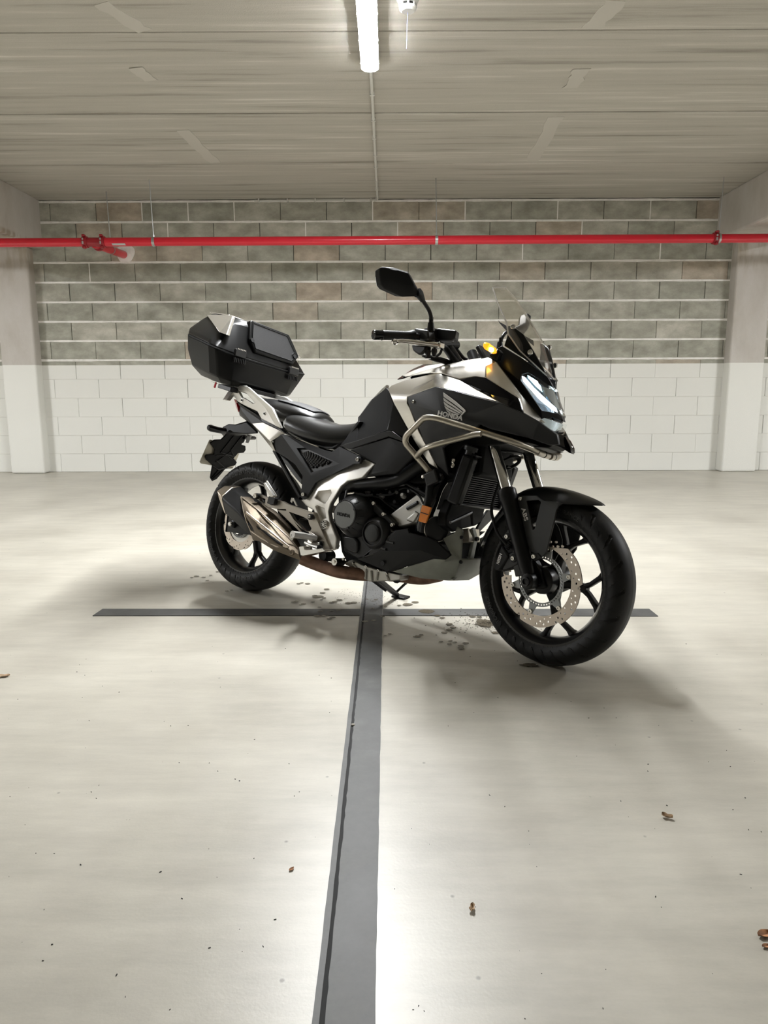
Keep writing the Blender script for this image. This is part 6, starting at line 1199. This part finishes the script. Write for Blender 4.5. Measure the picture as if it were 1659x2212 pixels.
part('caliper_body', plate([(1.4165,-0.1120,0.3766),(1.4434,-0.1120,0.3922),(1.4665,-0.1120,0.3485),(1.4310,-0.1120,0.3273),(1.3987,-0.1120,0.3143),(1.3971,-0.1120,0.3300)], (0, .045, 0)), 'engine_black', cal, bevel=.005, **FT)
for p in [(1.4045,-0.1040,0.4382),(1.4440,-0.1120,0.3668)]:
    part('caliper_collar', lathe([(.014, -.006), (.014, .003), (.011, .006)], p, (0, -1, 0), 20), 'engine_black', cal, **FT); bolt(V3(p) + V3((0, -.004, 0)), .0085, cal, h=.006, mat='polished', xf=ST)
q = [(1.3830,-0.1190,0.3382),(1.3938,-0.1190,0.3757)]; a_, b_ = V3(q[0]), V3(q[1]); tv, tf = text_mesh('NISSIN', .02, .0005, .0003); wd = max(p.x for p in tv) - min(p.x for p in tv); sc_ = (b_ - a_).length / wd
exv = (b_ - a_).normalized(); eyv = V3((0, -1, 0)).cross(exv)
part('caliper_lettering', place(([V3((p.x * sc_, p.y * sc_ * 1.2, p.z)) for p in tv], tf), (a_ + b_) / 2, exv, eyv, (0, -1, 0)), 'logo_silver', cal, smooth=None, **FT)
part('brake_hose', tube(spline([(1.3188,-0.0600,0.6313),(1.3193,-0.0950,0.5372),(1.3417,-0.1120,0.4910),(1.3689,-0.1160,0.4461),(1.4031,-0.1120,0.4144),(1.4156,-0.1080,0.4041)], 6), .0055, 10), 'rubber', cal, **FT)
part('brake_hose', tube(spline([(1.3868,-0.1120,0.4083),(1.3801,-0.1160,0.4315),(1.3539,-0.1120,0.4683),(1.3339,-0.1050,0.5063)], 6), .003, 8), 'rubber', cal, **FT)
for k in range(5):
    p = V3([(1.4131,-0.1100,0.3959)][0]).lerp(V3([(1.4229,-0.1100,0.4170)][0]), k / 4); part('boot_ring', lathe([(.008, -.002), (.009, 0), (.008, .002)], p, (.4, 0, .9), 12), 'rubber', cal, **FT)
part('wheel_sensor', obox([(1.4599,-0.1000,0.3312)][0], (1, 0, .4), (0, 1, 0), (-.4, 0, 1), .03, .02, .05), 'engine_black', cal, bevel=.003, **FT)
part('headstock_cable', tube(spline([(1.2515,0.0200,0.6905),(1.2718,0.0400,0.6778),(1.2873,0.0600,0.6880),(1.3038,0.0700,0.7062),(1.2993,0.0600,0.7202),(1.2995,0.0200,0.7221)], 6), .006, 8), 'rubber', **FT)
part('headstock_cable', tube(spline([(1.2924,-0.0200,0.7030),(1.3022,0.0200,0.7202),(1.3064,0.0600,0.7247),(1.3017,0.0800,0.7087),(1.2804,0.0700,0.6860),(1.2879,0.0200,0.6861)], 6), .005, 8), 'rubber', **FT)
part('headstock_cable', tube(spline([(1.3029,-0.0600,0.7401),(1.3244,0.0000,0.7406),(1.3227,0.0600,0.7380)], 6), .004, 8), 'rubber', **FT)
part('headstock', lathe([(.045, 0), (.04, .12), (.045, .2)], (1.285, 0, .74), (-.42, 0, .91), 20), 'engine_black')

# ------------------------------------------------------------------ handlebar (steered)
gi, go = V3([(1.0144,-0.2500,1.1416)][0]), V3([(0.9682,-0.4120,1.1213)][0])
def mirp(p): return V3((p.x, -p.y, p.z))
hb_ = [V3(p) for p in [(1.0284,-0.2250,1.1437),(1.0488,-0.1500,1.1323),(1.0360,-0.0950,1.1237)]] + [V3([(1.0899,-0.0750,1.0610)][0])]
bar = part('handlebar', tube(fillet([go] + hb_ , .05), .0125, 12), 'black_satin', **FT)
part('handlebar', tube(fillet([mirp(p) for p in [go] + hb_], .05), .0125, 12), 'black_satin', **FT)
riser = [(1.0308,-0.0750,1.1297),(1.0768,-0.0600,1.0685)]
part('bar_riser', tube([V3(p) for p in riser], .021, 14), 'black_satin', bar, **FT)
part('bar_riser', tube([mirp(V3(p)) for p in riser], .021, 14), 'black_satin', bar, **FT)
part('bar_clamp', tube([(1.0327,-0.1100,1.1308),(1.0413,-0.0300,1.1434)], .016, 12), 'engine_black', bar, **FT)
d = (gi - go)
for m_ in (0, 1):
    fx = (lambda p: mirp(p)) if m_ else (lambda p: p)
    gp_ = part('grip', tube([fx(go + d * t) for t in (.22, .24, .5, .80, .9, .97, 1.0)], [.0165, .0175, .017, .0165, .018, .0225, .0225], 20), 'rubber', bar, **FT)
    part('bar_end', tube([fx(go + d * t) for t in (0, .01, .03, .20, .21, .225)], [.013, .017, .018, .0175, .0195, .0165], 20), 'black_gloss', bar, **FT)
    sb_ = [V3(p) for p in [(0.9926,-0.2360,1.1649),(1.0043,-0.2360,1.1742),(1.0702,-0.2360,1.1621),(1.0798,-0.2360,1.1269),(1.0531,-0.2360,1.1210),(1.0013,-0.2360,1.1416)]]
    part('switch_housing', loft([[fx(p) for p in sb_], [fx(p + V3((-.005, .045, 0))) for p in sb_]]), 'engine_black', bar, bevel=.006, **FT)
    sb2 = [V3(p) for p in [(0.9775,-0.2250,1.1178),(1.0564,-0.2250,1.1103),(1.0554,-0.2250,1.0901),(1.0353,-0.2250,1.0756),(1.0196,-0.2250,1.0764),(0.9897,-0.2250,1.0919)]]
    part('throttle_housing', loft([[fx(p) for p in sb2], [fx(p + V3((0, .035, 0))) for p in sb2]]), 'black_satin', bar, bevel=.008, **FT)
    lv = [V3(p) for p in [(1.0142,-0.3450,1.1043),(1.0205,-0.3250,1.1105),(1.0301,-0.2900,1.1135),(1.0621,-0.2250,1.1144),(1.0813,-0.1850,1.1141)]]
    part('lever', tube([fx(p) for p in lv], [.008, .0075, .009, .0105, .011], 12), 'polished', bar, **FT)
    part('lever_ball', lathe([(.001, -.013), (.008, -.010), (.0115, 0), (.008, .010), (.001, .013)], fx(lv[0]), (0, 1, 0), 16), 'polished', bar, **FT)
    part('lever_pivot', obox(fx(V3([(1.0782,-0.1780,1.1143)][0])), (1, 0, 0), (0, 1, 0), (0, 0, 1), .035, .03, .022), 'polished', bar, bevel=.004, **FT)
rs = [V3(p) for p in [(1.0356,-0.1650,1.1799),(1.0568,-0.1650,1.1827),(1.1433,-0.1650,1.1689),(1.1454,-0.1650,1.1632),(1.1422,-0.1650,1.1368),(1.1284,-0.1650,1.1277),(1.0677,-0.1650,1.1353),(1.0421,-0.1650,1.1463)]]
res = part('brake_reservoir', loft([rs, [p + V3((-.02, .045, 0)) for p in rs]]), 'engine_black', bar, bevel=.005, **FT)
part('reservoir_clamp', obox([(1.0333,-0.1800,1.1512)][0], (1, 0, 0), (0, 1, 0), (0, 0, 1), .04, .035, .06), 'engine_black', bar, bevel=.005, **FT)
part('brake_line', tube(spline([(1.0787,-0.1600,1.1036),(1.0594,-0.1500,1.0881),(1.0202,-0.1400,1.0827),(0.9996,-0.1600,1.0900),(1.0117,-0.1900,1.0846)], 6), .005, 8), 'rubber', bar, **FT)
part('throttle_cable', tube(spline([(1.0207,-0.2100,1.0833),(1.0321,-0.1700,1.0751),(1.0501,-0.1200,1.0749),(1.0554,-0.0600,1.0672)], 6), .006, 8), 'rubber', bar, **FT)
part('throttle_cable', tube(spline([(1.0262,-0.2050,1.0769),(1.0330,-0.1600,1.0697),(1.0513,-0.1200,1.0632),(1.0464,-0.0600,1.0641)], 6), .006, 8), 'rubber', bar, **FT)
part('clutch_line', tube(spline([(1.0380,-0.0400,1.1349),(1.0417,-0.0200,1.1190),(1.0522,0.0000,1.0977),(1.0664,0.0100,1.0913)], 6), .007, 8), 'rubber', bar, **FT)
part('lever_switch', lathe([(.010, 0), (.012, .01), (.005, .03)], [(1.0687,-0.1900,1.1017)][0], (0, 0, -1), 10), 'engine_black', bar, **FT)
part('lever_switch', lathe([(.012, 0), (.008, .02), (.012, .03)], [(1.0523,-0.2050,1.0935)][0], (0, 0, -1), 10), 'engine_black', bar, **FT)
# mirrors
mo = [V3(p) for p in [(1.0131,-0.4450,1.3424),(1.0203,-0.4420,1.3474),(1.0479,-0.4150,1.3478),(1.0783,-0.3680,1.3389),(1.0814,-0.3560,1.3285),(1.1001,-0.3260,1.2775),(1.0975,-0.3300,1.2663),(1.0898,-0.3400,1.2586),(1.0638,-0.3720,1.2531),(1.0195,-0.4220,1.2759),(1.0151,-0.4340,1.2876),(1.0142,-0.4440,1.3214)]]
mc = sum(mo, V3()) / len(mo)
mb_ = [mc + (p - mc) * .9 + V3((-.032, 0, 0)) for p in mo]; mf_ = [mc + (p - mc) * .55 + V3((.022, 0, .006)) for p in mo]
st1 = [V3(p) for p in [(1.0635,-0.2120,1.1658),(1.0630,-0.2140,1.1946),(1.0671,-0.2200,1.2154),(1.0680,-0.2350,1.2346),(1.0832,-0.2980,1.2639),(1.0943,-0.3240,1.2722)]]
for m_ in (0, 1):
    fx = (lambda p: mirp(p)) if m_ else (lambda p: p)
    mh = part('mirror', loft([[fx(p) for p in r] for r in (mb_, mo, mf_)]), 'matte_black', bevel=.004, smooth=30, **FT); tag(mh, 'black wing mirror')
    part('mirror_glass', plate([fx(p + V3((-.001, 0, 0))) for p in [mc + (p - mc) * .86 + V3((-.032, 0, 0)) for p in mo]], (-.002, 0, 0)), 'mirror_glass', mh, smooth=None, **FT)
    part('mirror_stalk', tube(fillet([fx(p) for p in st1], .03), .0075, 12), 'black_satin', mh, **FT)
    part('stalk_sleeve', tube([fx(V3(p)) for p in [(1.0649,-0.2130,1.1610),(1.0623,-0.2130,1.1926)]], [.015, .011], 14), 'black_satin', mh, **FT)
    part('stalk_nut', tube([fx(V3(p)) for p in [(1.0651,-0.2160,1.1940),(1.0642,-0.2160,1.2119)]], .0085, 6), 'black_gloss', mh, **FT)
    part('stalk_boot', tube([fx(V3(p)) for p in [(1.0821,-0.2880,1.2574),(1.0937,-0.3200,1.2710),(1.0935,-0.3280,1.2736)]], [.010, .016, .018], 12), 'matte_black', mh, **FT)
